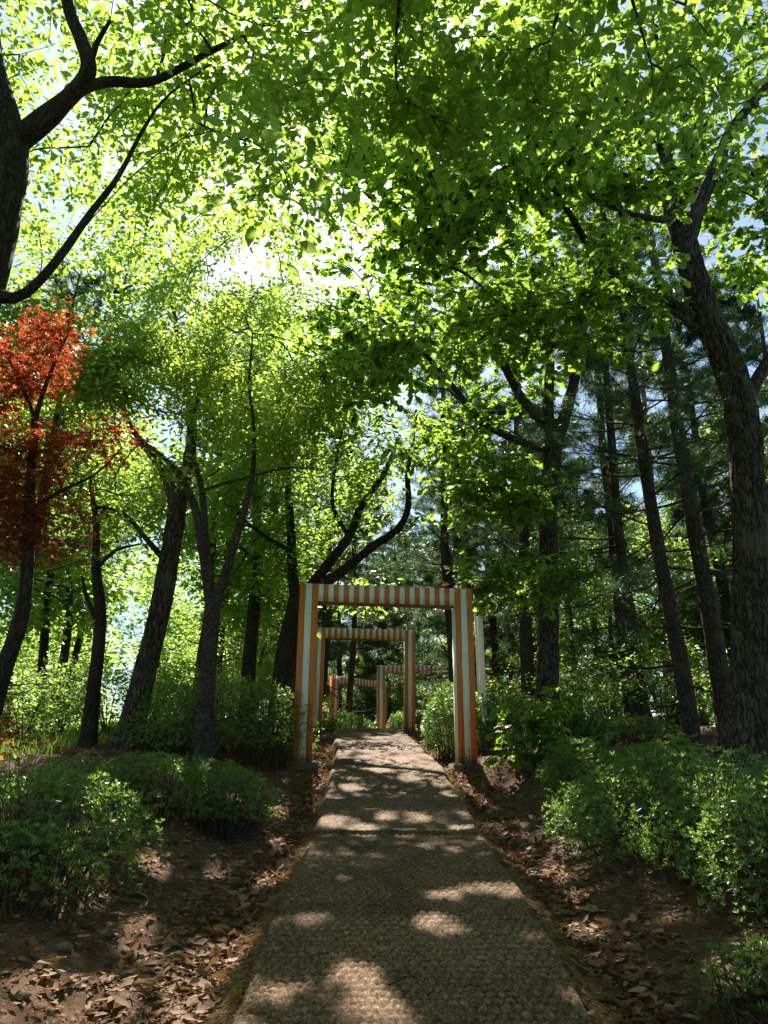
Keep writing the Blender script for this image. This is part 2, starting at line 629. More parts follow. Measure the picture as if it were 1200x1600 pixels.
def simple(name, col, rough=.6, var=.15, scale=12, bump=.15, spec=.4, dirt=False):
    m, t, b, out = mat(name)
    tc = N(t, "ShaderNodeTexCoord")
    n = N(t, "ShaderNodeTexNoise")
    n.inputs['Scale'].default_value = scale
    n.inputs['Detail'].default_value = 6
    n.inputs['Roughness'].default_value = .7
    t.links.new(tc.outputs['Object'], n.inputs[0])
    cc = ramp(t, n.outputs[0], [(.3, tuple(c * (1 - var) for c in col)), (.5, col), (.7, tuple(min(1, c * (1 + var)) for c in col))])
    if dirt:        # splashed soil low on the posts, rubbed spots and chips higher up
        sp = N(t, "ShaderNodeSeparateXYZ")
        t.links.new(tc.outputs['Object'], sp.inputs[0])
        mr = N(t, "ShaderNodeMapRange")
        mr.inputs['From Min'].default_value = .55
        mr.inputs['From Max'].default_value = .05
        mr.inputs['To Min'].default_value = -.14
        mr.inputs['To Max'].default_value = .2
        t.links.new(sp.outputs[2], mr.inputs[0])
        n2 = N(t, "ShaderNodeTexNoise")
        n2.inputs['Scale'].default_value = 22
        n2.inputs['Detail'].default_value = 8
        n2.inputs['Roughness'].default_value = .75
        t.links.new(tc.outputs['Object'], n2.inputs[0])
        ad = N(t, "ShaderNodeMath", operation='ADD')
        t.links.new(mr.outputs[0], ad.inputs[0])
        t.links.new(n2.outputs[0], ad.inputs[1])
        mk = ramp(t, ad.outputs[0], [(.54, (0, 0, 0)), (.66, (.85, .85, .85))])
        mx = N(t, "ShaderNodeMix", data_type='RGBA', blend_type='MIX')
        t.links.new(mk, mx.inputs[0])
        t.links.new(cc, mx.inputs[6])
        mx.inputs[7].default_value = (.13, .085, .05, 1)
        cc = mx.outputs[2]
    t.links.new(cc, b.inputs['Base Color'])
    b.inputs['Roughness'].default_value = rough
    b.inputs['Specular IOR Level'].default_value = spec
    bp = N(t, "ShaderNodeBump")
    bp.inputs['Strength'].default_value = bump
    bp.inputs['Distance'].default_value = .005
    t.links.new(n.outputs[0], bp.inputs['Height'])
    t.links.new(bp.outputs[0], b.inputs['Normal'])
    return m


M['orange'] = simple("orange_paint", (.62, .17, .035), .5, .1, 5)
M['white'] = simple("pale_paint", (.72, .80, .72), .5, .07, 5)
M['white2'] = simple("white_paint", (.8, .8, .78), .5, .06, 5)
M['ochre'] = simple("ochre_paint", (.50, .25, .06), .5, .1, 5)
M['wood'] = simple("raw_wood", (.22, .12, .06), .8, .3, 30)
M['concrete'] = simple("concrete", (.07, .058, .045), .9, .25, 18, .6)
M['stone'] = simple("stone", (.11, .085, .065), .9, .3, 14, .7)
M['fibre'] = leaf_mat("coir_fibre", [(.16, .09, .035), (.28, .17, .07), (.40, .28, .14)], [(.2, .1, .04), (.35, .2, .08), (.4, .3, .12)], .2, .7, .2)

# ------------------------------------------------------------------ ground: one sheet to the horizon
xs = np.concatenate([-np.geomspace(400, 7.1, 60), np.arange(-7, 7.01, .075), np.geomspace(7.1, 400, 60)])
ys = np.concatenate([-np.geomspace(120, 2.2, 16), np.arange(-2, 2.6, .3), np.arange(2.6, 10, .065), np.arange(10, 26, .12), np.geomspace(26.1, 600, 70)])
X, Y = np.meshgrid(xs, ys)
Z = ground(X, Y)
nx, ny = len(xs), len(ys)
gi = (np.arange(ny - 1)[:, None] * nx + np.arange(nx - 1)[None]).ravel()
mb = MB()
mb.add(np.stack([X, Y, Z], -1).reshape(-1, 3), f4=np.stack([gi, gi + 1, gi + nx + 1, gi + nx], -1))
g = mb.build("ground", M['soil'], smooth=True)
g["kind"] = "structure"


# ------------------------------------------------------------------ the coir mat path, laid in lengths that meet at a seam
def mat_piece(y0, y1, dx, dy, lift, name):
    W = .80
    xs = np.arange(-W, W + 1e-6, dx)
    ys = np.arange(y0, y1 + 1e-6, dy)
    U, YY = np.meshgrid(xs, ys)
    # weave: staggered knots
    cw, cl = .050, .070
    row = np.floor((YY + .012 * vnoise(U, YY, .12, 25)) / cl)
    uu = U / cw + (row % 2) * .5 + .12 * vnoise(U, YY, .3, 11)
    a = (uu - np.floor(uu)) * 2 - 1
    bq = (YY / cl - row) * 2 - 1
    a = a + .22 * vnoise(np.floor(uu) * 3.1, row * 7.7, 1, 23)
    bq = bq + .22 * vnoise(np.floor(uu) * 5.1, row * 2.7, 1, 24)
    h01 = np.clip(1.08 - .85 * a * a - .8 * bq * bq, 0, 1)
    kn = .5 + .5 * vnoise(np.floor(uu) * 7.3, row * 3.1, 1, 13)
    h = h01 ** .8 * (.45 + .75 * kn) + .05 * vnoise(U, YY, .02, 26)
    edge = np.clip((W - np.abs(U)) / .07, 0, 1)
    wave = .018 * vnoise(U * .6, YY, .8, 14) + .010 * vnoise(U, YY, .33, 15) + .03 * np.clip((YY - 9) / 3, 0, 1) * np.abs(vnoise(U * .3, YY, .55, 16))
    ew = .035 * vnoise(YY, YY * 0, .5, 17 if True else 0) * np.sign(U) * (np.abs(U) / W) ** 4 + .02 * vnoise(YY, U * 0 + np.sign(U), .13, 18) * (np.abs(U) / W) ** 8
    xw = pathx(YY) + U + ew
    zw = pathz(YY) + .02 + lift + wave * edge + h * .016 + .05 * np.sqrt(edge) - .11 * (1 - edge) ** 2
    if lift > 0:        # the end of the upper length dips on to the lower one
        zw = zw - (.055 * (YY < y0 + .01) - .02 * np.exp(-((YY - y0 - .05) / .05) ** 2) if y0 < 9 else 0)
    nx, ny = len(xs), len(ys)
    gi = (np.arange(ny - 1)[:, None] * nx + np.arange(nx - 1)[None]).ravel()
    mb = MB()
    mb.add(np.stack([xw, YY, zw], -1).reshape(-1, 3), f4=np.stack([gi, gi + 1, gi + nx + 1, gi + nx], -1), a=np.clip(h, 0, 1).ravel())
    o = mb.build(name, M['coir'], smooth=True)
    o["kind"] = "structure"
    return o


mat_piece(-1.5, 3.2, .05, .05, 0, "path")
mat_piece(3.2, 7.62, .0095, .0125, 0, "path")
mat_piece(7.55, 11.5, .0125, .02, .022, "path")
mat_piece(11.5, 21.5, .025, .035, .022, "path")

# fringe fibres along both edges and fibres standing out of the weave
mb = MB()
n = 9000
yy = 3.2 + 12 * rng.random(n) ** 1.6
sd = np.where(rng.random(n) < .6, -1, 1)
xx = pathx(yy) + sd * (.80 + .03 * rng.normal(size=n))
zz = pathz(yy) + .01 + .04 * rng.random(n)
pos = np.stack([xx, yy, zz], -1)
ax = np.stack([sd * (.5 + rng.random(n)), rng.normal(size=n) * .9, -.2 - .8 * rng.random(n)], -1)
scatter(mb, T([(0, -.02, 0), (0, .02, 0), (1, 0, -.15)], [(0, 1, 2)]), pos, ax, unit(n), .03 + .07 * rng.random(n))
n = 26000
yy = 3.2 + 6 * rng.random(n) ** 1.4
xx = pathx(yy) + rng.uniform(-.78, .78, n)
zz = pathz(yy) + .078 + .008 * rng.random(n)
pos = np.stack([xx, yy, zz], -1)
ax = unit(n) * [1, 1, .35]
scatter(mb, T([(0, -.025, 0), (0, .025, 0), (1, 0, 0)], [(0, 1, 2)]), pos, ax, unit(n), .015 + .03 * rng.random(n))
o = mb.build("coir_fibres", M['fibre'])
tag(o, "loose tan coir fibres fringing the woven mat path", "fibres", kind="stuff")


# ------------------------------------------------------------------ striped gates
def stripe_mesh(wd, h, dp, m):
    b = MB()
    box(b, 0, wd, 0, dp, 0, h)
    return b.mesh("stripe", m)


def gate(label, W, H, pw, bh, dp, nb, loc, yaw, cols, roll=0., base=True):
    """cols = (post outer, post middle, beam first, beam second); posts of three upright boards, beam of nb short boards"""
    t = thing("striped_gate", label, "gate", loc, "striped gates over the path")
    t.rotation_euler = (0, R(roll), R(yaw))
    sw = pw / 3
    for s in (-1, 1):
        x0 = -W / 2 if s < 0 else W / 2 - pw
        b = MB()
        box(b, x0 + .004, x0 + pw - .004, .006, dp - .006, -.15, H - .004)
        post = b.build("post", M['white'], t)
        for f in (0, 1):                                  # front and back faces
            for k in range(3):
                mm = cols[0] if k != 1 else cols[1]
                st = link("stripe", stripe_mesh(sw - .002, H + .1, .006, mm), post)
                st.location = (x0 + k * sw + .001, -.0005 if f == 0 else dp - .0055, -.1)
        for f in (0, 1):                                  # inner and outer faces
            mm = cols[0]
            st = link("stripe", stripe_mesh(.006, H + .1, dp - .014, mm if (f == 0) == (s < 0) else cols[1]), post)
            st.location = (x0 - .0015 if f == 0 else x0 + pw - .0045, .007, -.1)
        if base:
            b = MB()
            v = np.array([(x0 - .1, -.12, -.35), (x0 + pw + .1, -.12, -.35), (x0 + pw + .1, dp + .12, -.35), (x0 - .1, dp + .12, -.35),
                          (x0 - .07, -.09, -.02), (x0 + pw + .08, -.1, -.035), (x0 + pw + .07, dp + .1, -.03), (x0 - .07, dp + .1, -.02)], float)
            v[4:] += rng.normal(size=(4, 3)) * .008
            b.add(v, f4=BOXF)
            b.build("footing", M['concrete'], t)
    b = MB()
    xa, xb = -W / 2 + pw + .002, W / 2 - pw - .002
    box(b, xa, xb, .016, dp - .016, H - bh + .012, H - .012)
    beam = b.build("beam", M['white'], t)
    bw = (xb - xa) / nb
    for f in (0, 1):
        ms = [stripe_mesh(bw - .002, bh, .008, M[c]) for c in (cols[2], cols[3])]
        for k in range(nb):
            st = link("stripe", ms[k % 2], beam)
            st.location = (xa + k * bw + .001, .008 if f == 0 else dp - .016, H - bh)
    b = MB()
    box(b, xa, xb, .017, dp - .017, H - bh - .002, H - bh + .011)
    b.build("underside", M['wood'], beam)
    return t


def gloc(x, y, dz=0.):
    return (x, y, float(pathz(y)) + dz)


O, Wh = simple("orange_post_paint", (.62, .17, .035), .5, .12, 5, dirt=True), simple("pale_post_paint", (.70, .77, .68), .5, .09, 5, dirt=True)
g1 = gate("largest orange and pale green striped gate standing nearest over the mat path", 2.62, 2.52, .275, .265, .26, 27, (.03, 11.3, 2.0), 6.5, (O, Wh, 'white', 'orange'), .4)
g2 = gate("second orange and pale green striped gate at the crest of the path behind the largest", 2.62, 2.52, .275, .265, .26, 27, (-.52, 19.8, 3.06), 4, (O, Wh, 'white', 'orange'), .8)
g3 = gate("ochre and white striped gate beyond the crest set off to the right", 2.62, 2.55, .28, .26, .26, 27, (1.07, 27.5, 3.26), 2, (M['ochre'], M['white2'], 'white2', 'orange'), 0)
g4 = gate("small orange striped gate far behind the round clipped bush, turned to the left", 2.62, 2.5, .28, .26, .26, 27, (-.92, 30.5, 3.25), 38, (O, M['white2'], 'white2', 'orange'), .8)
g5 = gate("farthest striped gate seen nearly edge on between the pines at left", 2.4, 2.45, .28, .26, .26, 25, (-3.05, 38, 3.2), 74, (O, M['white2'], 'white2', 'orange'), 0)
g6 = gate("white striped frame seen edge on just right of the nearest gate", 1.0, 2.72, .12, .12, .09, 9, (1.70, 13.3, 2.38), 86, (M['white2'], Wh, 'white', 'white2'), -1, False)

# big dry leaf lying on the nearest gate's beam
mb = MB()
scatter(mb, OAK, np.array([[.0, 0, 0]]), np.array([[1., .1, .25]]), np.array([[.0, -.8, .55]]), .24, rnd=np.array([.45]))
scatter(mb, OAKS, np.array([[.13, -.02, 0.01]]), np.array([[.9, -.3, .05]]), np.array([[.2, .3, 1.]]), .14, rnd=np.array([.9]))
o = mb.build("dry_leaf", M['litter'])
o.location = (.74, 11.36, 4.535)
tag(o, "big curled dry brown oak leaf resting on top of the nearest gate's beam", "leaf")


# ------------------------------------------------------------------ gaps in the canopy through which the sun reaches the ground
SUNV = np.array(sv)
GAPS = []          # (point, radius)


def ground_hit(px, py, y0=2.5, y1=24.0):
    Yq = y0
    while Yq < y1:
        q = P(px, py, Yq)
        if q[2] <= G(q[0], q[1]) + .06:
            return q
        Yq += .03
    return P(px, py, y1)


for px, py, r in [(490, 1450, .09), (690, 1465, .15), (565, 1545, .13), (440, 1568, .08), (585, 1598, .13), (700, 1412, .1), (755, 1405, .13), (815, 1412, .12), (845, 1490, .1),
                  (350, 1478, .17), (310, 1520, .17), (215, 1420, .12), (50, 1560, .25), (150, 1540, .18), (855, 1355, .13), (930, 1590, .1), (520, 1295, .16), (565, 1306, .14), (605, 1288, .11),
                  (655, 1290, .13), (725, 1308, .09), (580, 1270, .13), (545, 1240, .15), (640, 1225, .13), (700, 1255, .12), (590, 1212, .2), (665, 1200, .16), (560, 1182, .2), (630, 1170, .2),
                  (545, 1160, .2), (600, 1148, .25), (500, 1215, .2), (180, 1210, .2), (235, 1235, .16), (110, 1240, .14), (60, 1215, .12), (120, 1350, .12), (250, 1330, .1), (1105, 1250, .15),
                  (1165, 1300, .18), (1120, 1345, .1), (870, 1300, .1), (1140, 1500, .14), (360, 1190, .13), (340, 1350, .08), (920, 1190, .12), (540, 1385, .05), (470, 1330, .1)]:
    GAPS.append((ground_hit(px, py), r))
for px, py, Yq, r in [(35, 560, 6.6, .42), (70, 620, 6.6, .2), (190, 690, 6.6, .12), (350, 1090, 11.2, .35), (440, 1100, 11, .15), (690, 1095, 13.3, .35), (780, 1170, 10.2, .15), (860, 1165, 10.7, .2), (320, 520, 10.4, .7), (460, 560, 10.5, .5)]:
    GAPS.append((P(px, py, Yq), r))


_g = np.random.default_rng(77)
for _ in range(70):
    yb = 3.6 + 12 * _g.random() ** 1.3
    ub = (.95 + 2.6 * _g.random()) * (-1 if _g.random() < .5 else 1)
    xb = float(pathx(yb)) + ub
    GAPS.append((np.array((xb, yb, G(xb, yb))), .05 + .11 * _g.random()))


def sun_open(p, grow_=1.0):
    """False for points that stand in one of the gaps"""
    ok = np.ones(len(p), bool)
    for c, r in GAPS:
        d = p - c
        t = d @ SUNV
        q = d - t[:, None] * SUNV
        rr = r * grow_
        ok &= ~((t > .9) & ((q * q).sum(1) < rr * rr))
    return ok


# ------------------------------------------------------------------ trees
def limb_nodes(limbs, step=.35):
    """skeleton nodes from limbs: list of (points, radii, parentlimb)"""
    pts, rad = [], []
    for p, r in limbs:
        a, b = catmull(p, r, step)
        pts.append(a)
        rad.append(b)
    return np.concatenate(pts), np.concatenate(rad)


def blob_points(blobs, gap=.0, gs=1.1, shell=0.):
    out = []
    for c, r, n in blobs:
        k = 0
        q = np.zeros((0, 3))
        while len(q) < n and k < 12:
            v = unit(n * 2) * (rng.random(n * 2) ** (1 / 3 if not shell else shell))[:, None]
            v = np.asarray(c) + v * np.asarray(r)
            if gap > -1:
                nn = vnoise(v[:, 0] + v[:, 1] * .6, v[:, 2] - v[:, 1] * .5, gs, 21) + .4 * vnoise(v[:, 0] - v[:, 1] * .3, v[:, 2] * .9 + v[:, 1], gs * .45, 22)
                v = v[nn > gap]
            q = np.vstack([q, v])
            k += 1
        out.append(q[:n])
    return np.concatenate(out)


def grow(skel, srad, targets, rmin=.004, sag=.08, jit=.06, rbase=.0035, power=.42, seglen=.28, horiz=False):
    """connect every target to the nearest grown node; returns nodes, parent, radius, tip ids"""
    d0 = np.min(np.linalg.norm(targets[:, None] - skel[None], axis=2), axis=1)
    order = np.argsort(d0)
    ns = len(skel)
    cap = ns + len(targets) * 14
    nodes = np.zeros((cap, 3))
    nodes[:ns] = skel
    par = np.full(cap, -1)
    cnt = ns
    tips = []
    for i in order:
        tg = targets[i]
        dv = nodes[:cnt] - tg
        dist = np.sqrt((dv * dv).sum(1))
        cost = dist * (1 + .25 * np.clip((nodes[:cnt, 2] - tg[2]) / (dist + .1), 0, 1))
        j = int(np.argmin(cost))
        L = dist[j]
        k = int(min(12, max(1, round(L / seglen))))
        a = nodes[j]
        perp = rng.normal(size=3) * jit * L
        for s in range(1, k + 1):
            t = s / k
            p = a * (1 - t) + tg * t + perp * math.sin(math.pi * t) + np.array((0, 0, sag * L * math.sin(math.pi * t))) + rng.normal(size=3) * .012 * (s < k)
            nodes[cnt] = p
            par[cnt] = j if s == 1 else cnt - 1
            cnt += 1
        tips.append(cnt - 1)
    nodes, par = nodes[:cnt], par[:cnt]
    # ease the kinks out of the twigs
    ch = np.arange(ns, cnt)
    for _ in range(4):
        sm = np.zeros((cnt, 3))
        nc = np.zeros(cnt)
        np.add.at(sm, par[ch], nodes[ch])
        np.add.at(nc, par[ch], 1)
        mid = ch[nc[ch] > 0]
        nodes[mid] = .4 * nodes[mid] + .3 * nodes[par[mid]] + .3 * sm[mid] / nc[mid][:, None]
    w8 = np.zeros(cnt)
    w8[tips] = 1
    for q in range(cnt - 1, ns - 1, -1):
        w8[par[q]] += w8[q]
    rad = np.maximum(rmin, rbase * np.maximum(w8, 1) ** power)
    rad[:ns] = np.minimum(srad, rad[:ns] * 1.3)
    return nodes, par, rad, np.array(tips), ns


def branch_mesh(mb, nodes, par, rad, ns, seg=4):
    idx = np.arange(ns, len(nodes))
    a, b = nodes[par[idx]], nodes[idx]
    ra, rb = rad[par[idx]], rad[idx]
    ra = np.minimum(ra, rb * 1.6)
    d = b - a
    L = np.linalg.norm(d, axis=1)
    ok = L > 1e-4
    a, b, ra, rb, d = a[ok], b[ok], ra[ok], rb[ok], d[ok] / L[ok][:, None]
    b = b + d * rb[:, None] * .5
    ref = np.where(np.abs(d[:, 2:3]) > .9, np.array([[1., 0, 0]]), np.array([[0, 0, 1.]]))
    b1 = np.cross(d, ref)
    b1 /= np.linalg.norm(b1, axis=1)[:, None]
    b2 = np.cross(d, b1)
    th = np.arange(seg) * 2 * math.pi / seg
    ring = b1[:, None] * np.cos(th)[None, :, None] + b2[:, None] * np.sin(th)[None, :, None]
    v = np.concatenate([a[:, None] + ring * ra[:, None, None], b[:, None] + ring * rb[:, None, None]], 1)
    n = len(a)
    f = np.array([(k, (k + 1) % seg, seg + (k + 1) % seg, seg + k) for k in range(seg)])
    mb.add(v.reshape(-1, 3), f4=(f[None] + (np.arange(n) * 2 * seg)[:, None, None]).reshape(-1, 4), a=np.full(n * 2 * seg, .5))


def leafing(mb, nodes, par, tips, ns, kind, size, per, spread=.28, tmpl=OVATE, droop=.25, m=0, world=None):
    """leaves round every tip and along the last stretch of its twig"""
    t = np.repeat(tips, per)
    n = len(t)
    if kind == 'rosette':           # oak: leaves radiate from the shoot's end
        base = nodes[t] + rng.normal(size=(n, 3)) * spread * .35
        # several rosettes for each tip
        g0 = np.repeat(rng.normal(size=(len(tips), max(1, per // 6 + 1), 3)) * spread, 6, axis=1)[:, :per].reshape(-1, 3)
        base = nodes[t] + g0 * [1, 1, .5] + rng.normal(size=(n, 3)) * .02
        an = rng.random(n) * 2 * math.pi
        ax = np.stack([np.cos(an), np.sin(an), -droop + .35 * rng.normal(size=n)], -1)
        nm = np.stack([.35 * rng.normal(size=n), .35 * rng.normal(size=n), np.ones(n)], -1)
    else:
        p = par[t]
        back = rng.random(n)[:, None] * .8
        base = nodes[t] * (1 - back) + np.where((p >= 0)[:, None], nodes[p], nodes[t]) * back
        off = rng.normal(size=(n, 3)) * spread * [1, 1, .45]
        base = base + off
        an = rng.random(n) * 2 * math.pi
        ax = np.stack([np.cos(an), np.sin(an), -droop + .4 * rng.normal(size=n)], -1) + off / spread * .4
        nm = np.stack([.45 * rng.normal(size=n), .45 * rng.normal(size=n), np.ones(n)], -1)
    clump = np.repeat(rng.random(len(tips)), per)
    rnd = np.clip(.55 * clump + .45 * rng.random(n), 0, 1)
    sz = size * np.clip(np.exp(.3 * rng.normal(size=n)), .4, 1.6)
    if world is not None:
        ok = sun_open(base + ax / np.linalg.norm(ax, axis=1)[:, None] * (sz * .5)[:, None] + world, 1.12)
        base, ax, nm, sz, rnd = base[ok], ax[ok], nm[ok], sz[ok], rnd[ok]
    scatter(mb, tmpl, base, ax, nm, sz, rnd=rnd, m=m)


OPEN = [(508, 60, 22, 60), (515, 165, 24, 50), (475, 240, 36, 36), (470, 330, 45, 40), (500, 405, 45, 40), (430, 215, 30, 25), (75, 40, 40, 25), (170, 15, 30, 25), (80, 300, 35, 30), (330, 300, 35, 35), (250, 210, 30, 25),
        (120, 160, 30, 20), (590, 20, 18, 18), (940, 60, 30, 40), (1170, 190, 25, 30), (1190, 400, 40, 60), (640, 780, 40, 50), (220, 900, 60, 60), (700, 150, 22, 22), (740, 330, 22, 22), (410, 500, 25, 30), (700, 430, 25, 25)]


def open_sky(p):
    """thins the shoots where the real canopy stands open"""
    fy = p[:, 1] * math.cos(PITCH) + (p[:, 2] - EYE) * math.sin(PITCH)
    uy = -p[:, 1] * math.sin(PITCH) + (p[:, 2] - EYE) * math.cos(PITCH)
    px, py = 600 + 1200 * p[:, 0] / fy, 800 - 1200 * uy / fy
    keep = np.ones(len(p), bool)
    for cx, cyy, rx, ry in OPEN:
        keep &= ~((((px - cx) / rx) ** 2 + ((py - cyy) / ry) ** 2 < 1) & (rng.random(len(p)) < .7))
    return keep


def tree(name, label, cat, limbs, blobs, leafmat, barkmat, lk, size, per, spread, tmpl, gap=-.25, gs=1.1, ridge=0, seg=12, step=.2, group=None, droop=.25,
         extra=None, rough=.08, sag=.08, rbase=.0045, flare=True, limbname="limb"):
    """limbs[0] is the trunk: list of (points, radii)"""
    base = np.array(limbs[0][0][0])
    t = thing(name, label, cat, tuple(base), group)
    L = [([np.asarray(p) - base for p in pts], rd) for pts, rd in limbs]
    mb = MB()
    pts, rd = L[0]
    pts, rd = list(pts), list(rd)
    if flare:
        pts = [pts[0] + np.array((0, 0, -.25)), pts[0] + np.array((0, 0, .02))] + [pts[0] * .85 + pts[1] * .15 if np.linalg.norm(pts[1] - pts[0]) > 1.2 else pts[0] + np.array((0, 0, .3))] + pts[1:]
        rd = [rd[0] * 1.55, rd[0] * 1.28] + [rd[0] * 1.03] + rd[1:]
    tube(mb, pts, rd, seg=seg, step=step if not ridge else .045, rough=rough, ridge=ridge)
    mb.build("trunk", barkmat, t, smooth=True)
    for p, r in L[1:]:
        mb = MB()
        big = ridge and r[0] > .06
        tube(mb, p, r, seg=max(6, seg * 2 // 3), step=step if not big else .06, rough=rough, ridge=ridge * .6 if big else 0)
        mb.build(limbname, barkmat, t, smooth=True)
    sk, sr = limb_nodes(L, .3)
    tg = blob_points([(np.asarray(c) - base, r, n) for c, r, n in blobs], gap, gs)
    tg = tg[open_sky(tg + base)]
    if extra is not None:
        tg = np.vstack([tg, np.asarray(extra) - base])
    hi = sk[:, 2] > min(1.2, sk[:, 2].max() * .3)
    nodes, par, rad, tips, ns = grow(sk[hi], sr[hi], tg, sag=sag, rbase=rbase, rmin=rbase * 1.25)
    mb = MB()
    branch_mesh(mb, nodes, par, rad, ns)
    mb.build("branches", M['twig'], t)["kind"] = "stuff"
    mb = MB()
    leafing(mb, nodes, par, tips, ns, lk, size, per, spread, tmpl, droop, world=base)
    mb.build("crown", leafmat, t)["kind"] = "stuff"
    return t


def L_(Y, *pts):
    """limb through photo pixels: (px, py, radius in m[, Y])"""
    return [P(p[0], p[1], p[3] if len(p) > 3 else Y) for p in pts], [p[2] for p in pts]


def B(px, py, Y, rx, ry, rz, n):
    return (P(px, py, Y), (rx, ry, rz), n)


def rootpt(px, py, Y, dz=0):
    p = P(px, py, Y)
    p[2] = G(p[0], p[1]) + dz
    return p


# 1 big oak at the right
lim = L_(8.5, (1168, 1245, .24), (1172, 1080, .20), (1173, 900, .19), (1167, 720, .185), (1147, 600, .18), (1108, 500, .165), (1080, 420, .155), (1064, 350, .145))
lim[0][0] = rootpt(1168, 1245, 8.5)
lim2 = [lim,
        L_(8.5, (1066, 372, .13), (1048, 320, .10), (1045, 270, .085), (1032, 215, .07), (1024, 160, .055), (1030, 90, .04), (1015, 20, .025)),
        L_(8.5, (1070, 380, .13), (1092, 320, .10), (1118, 262, .085), (1145, 200, .07), (1185, 150, .05), (1240, 90, .03)),
        L_(8.5, (1085, 500, .08), (1040, 468, .06), (975, 440, .048, 8.2), (925, 390, .04, 8.0), (885, 325, .032, 7.7), (850, 280, .022, 7.5), (800, 262, .012, 7.3)),
        L_(8.5, (1095, 520, .06), (1050, 488, .045), (990, 464, .035), (925, 470, .028), (840, 478, .018), (750, 480, .009)),
        L_(8.5, (1158, 640, .09), (1185, 590, .07), (1215, 540, .06), (1270, 470, .04)),
        L_(8.5, (1060, 345, .05), (1010, 340, .04, 8), (960, 325, .03, 7.6), (925, 310, .015, 7.3)),
        L_(8.5, (1040, 240, .045), (990, 170, .035, 8), (900, 100, .022, 7.4), (820, 60, .012, 7))]
tree("oak_tree", "big furrowed oak leaning in at the right edge, trunk forking high up", "tree", lim2,
     [B(980, 280, 9.6, 1.9, 1.3, 1.3, 40), B(850, 330, 7.4, 1.9, 1.4, 1.2, 64), B(720, 400, 8.3, 1.4, 1.3, 1.0, 48), B(800, 180, 6.8, 2.2, 1.5, 1.2, 80),
      B(1090, 110, 9.8, 2.2, 1.4, 1.3, 50), B(880, 500, 8.6, 1.3, .8, .45, 34), B(1190, 280, 9.3, 1.2, 1.2, 1.3, 44), B(1190, 400, 10.5, .9, .8, .8, 26), B(620, 250, 7.5, 1.3, 1.2, 1.2, 36)],
     M['oak_leaf'], M['bark_oak'], 'rosette', .175, 22, .30, OAK, gap=-.3, ridge=.016, seg=72, droop=.35)

# 2 oak right of the gate
lim = L_(14, (853, 1130, .205), (856, 1000, .18), (857, 880, .17), (858, 780, .165), (864, 700, .165), (868, 660, .16))
lim[0][0] = rootpt(853, 1130, 14)
tree("oak_tree", "dark oak standing behind the leafy oak saplings right of the nearest gate", "tree",
     [lim,
      L_(14, (862, 690, .13), (856, 640, .11), (859, 570, .09), (855, 500, .07), (850, 400, .04)),
      L_(14, (872, 680, .14), (893, 610, .11), (905, 550, .09), (918, 480, .06), (930, 400, .03)),
      L_(14, (862, 672, .11), (815, 622, .09, 13.7), (785, 565, .07, 13.4), (760, 520, .05, 13.2), (745, 470, .03, 13)),
      L_(14, (874, 705, .09), (820, 692, .075, 13.7), (755, 660, .06, 13.3), (705, 600, .05, 13), (640, 530, .035, 12.6), (580, 490, .02, 12.3)),
      L_(14, (856, 655, .06), (800, 645, .05, 14.5), (740, 640, .035, 15), (690, 600, .02, 15.3))],
     [B(690, 490, 12.6, 2.0, 1.6, 1.4, 84), B(800, 400, 13, 2.2, 1.6, 1.6, 46), B(620, 560, 13, 1.5, 1.4, 1.1, 60), B(760, 620, 14, 1.6, 1.5, 1.2, 60),
      B(900, 480, 14.5, 1.3, 1.4, 1.4, 40), B(790, 790, 12.8, 1.1, 1.0, .9, 60), B(840, 880, 12.5, .7, .8, .7, 26), B(770, 900, 11.9, .42, .5, .4, 20), B(700, 720, 13.5, 1.0, 1.2, .9, 36),
      B(530, 450, 13.5, 1.3, 1.4, 1.0, 50), ((-.35, 11, 8.3), (1.3, .8, .7), 46), ((.1, 9.9, 7.6), (.8, .6, .4), 16), B(640, 330, 13.5, 1.8, 1.6, 1.6, 30)],
     M['oak_leaf'], M['bark_oak'], 'rosette', .19, 18, .27, OAK, gap=-.25, ridge=.012, seg=48, droop=.4)

# 3 leaning oak on the left
lim = L_(12, (203, 1150, .19), (222, 1070, .165), (243, 980, .155), (260, 900, .15), (272, 830, .145), (278, 790, .14))
lim[0][0] = rootpt(203, 1150, 12)
tree("oak_tree", "rough leaning oak on the left bank behind the wide azalea mound", "tree",
     [lim,
      L_(12, (276, 800, .11), (262, 750, .09), (240, 715, .07), (200, 660, .05), (180, 580, .03)),
      L_(12, (278, 800, .12), (290, 740, .1), (300, 670, .08), (290, 590, .06), (270, 480, .035)),
      L_(12, (262, 880, .06), (235, 850, .045), (190, 800, .03), (140, 790, .015))],
     [B(270, 500, 12.5, 2.2, 1.8, 1.6, 120), B(120, 560, 13, 1.7, 1.6, 1.5, 80), B(120, 560, 10.2, 1.3, 1.0, .6, 70), B(20, 520, 10.5, 1.2, 1.0, .5, 50), B(330, 640, 13, 1.6, 1.4, 1.2, 80), B(210, 760, 13, 1.5, 1.3, .9, 60), B(180, 370, 13, 2.2, 1.6, 1.6, 90), B(400, 430, 13.5, 1.6, 1.6, 1.4, 70)],
     M['elm_leaf'], M['bark_oak'], 'x', .11, 34, .27, OVATE, gap=-.3, ridge=.013, seg=48)

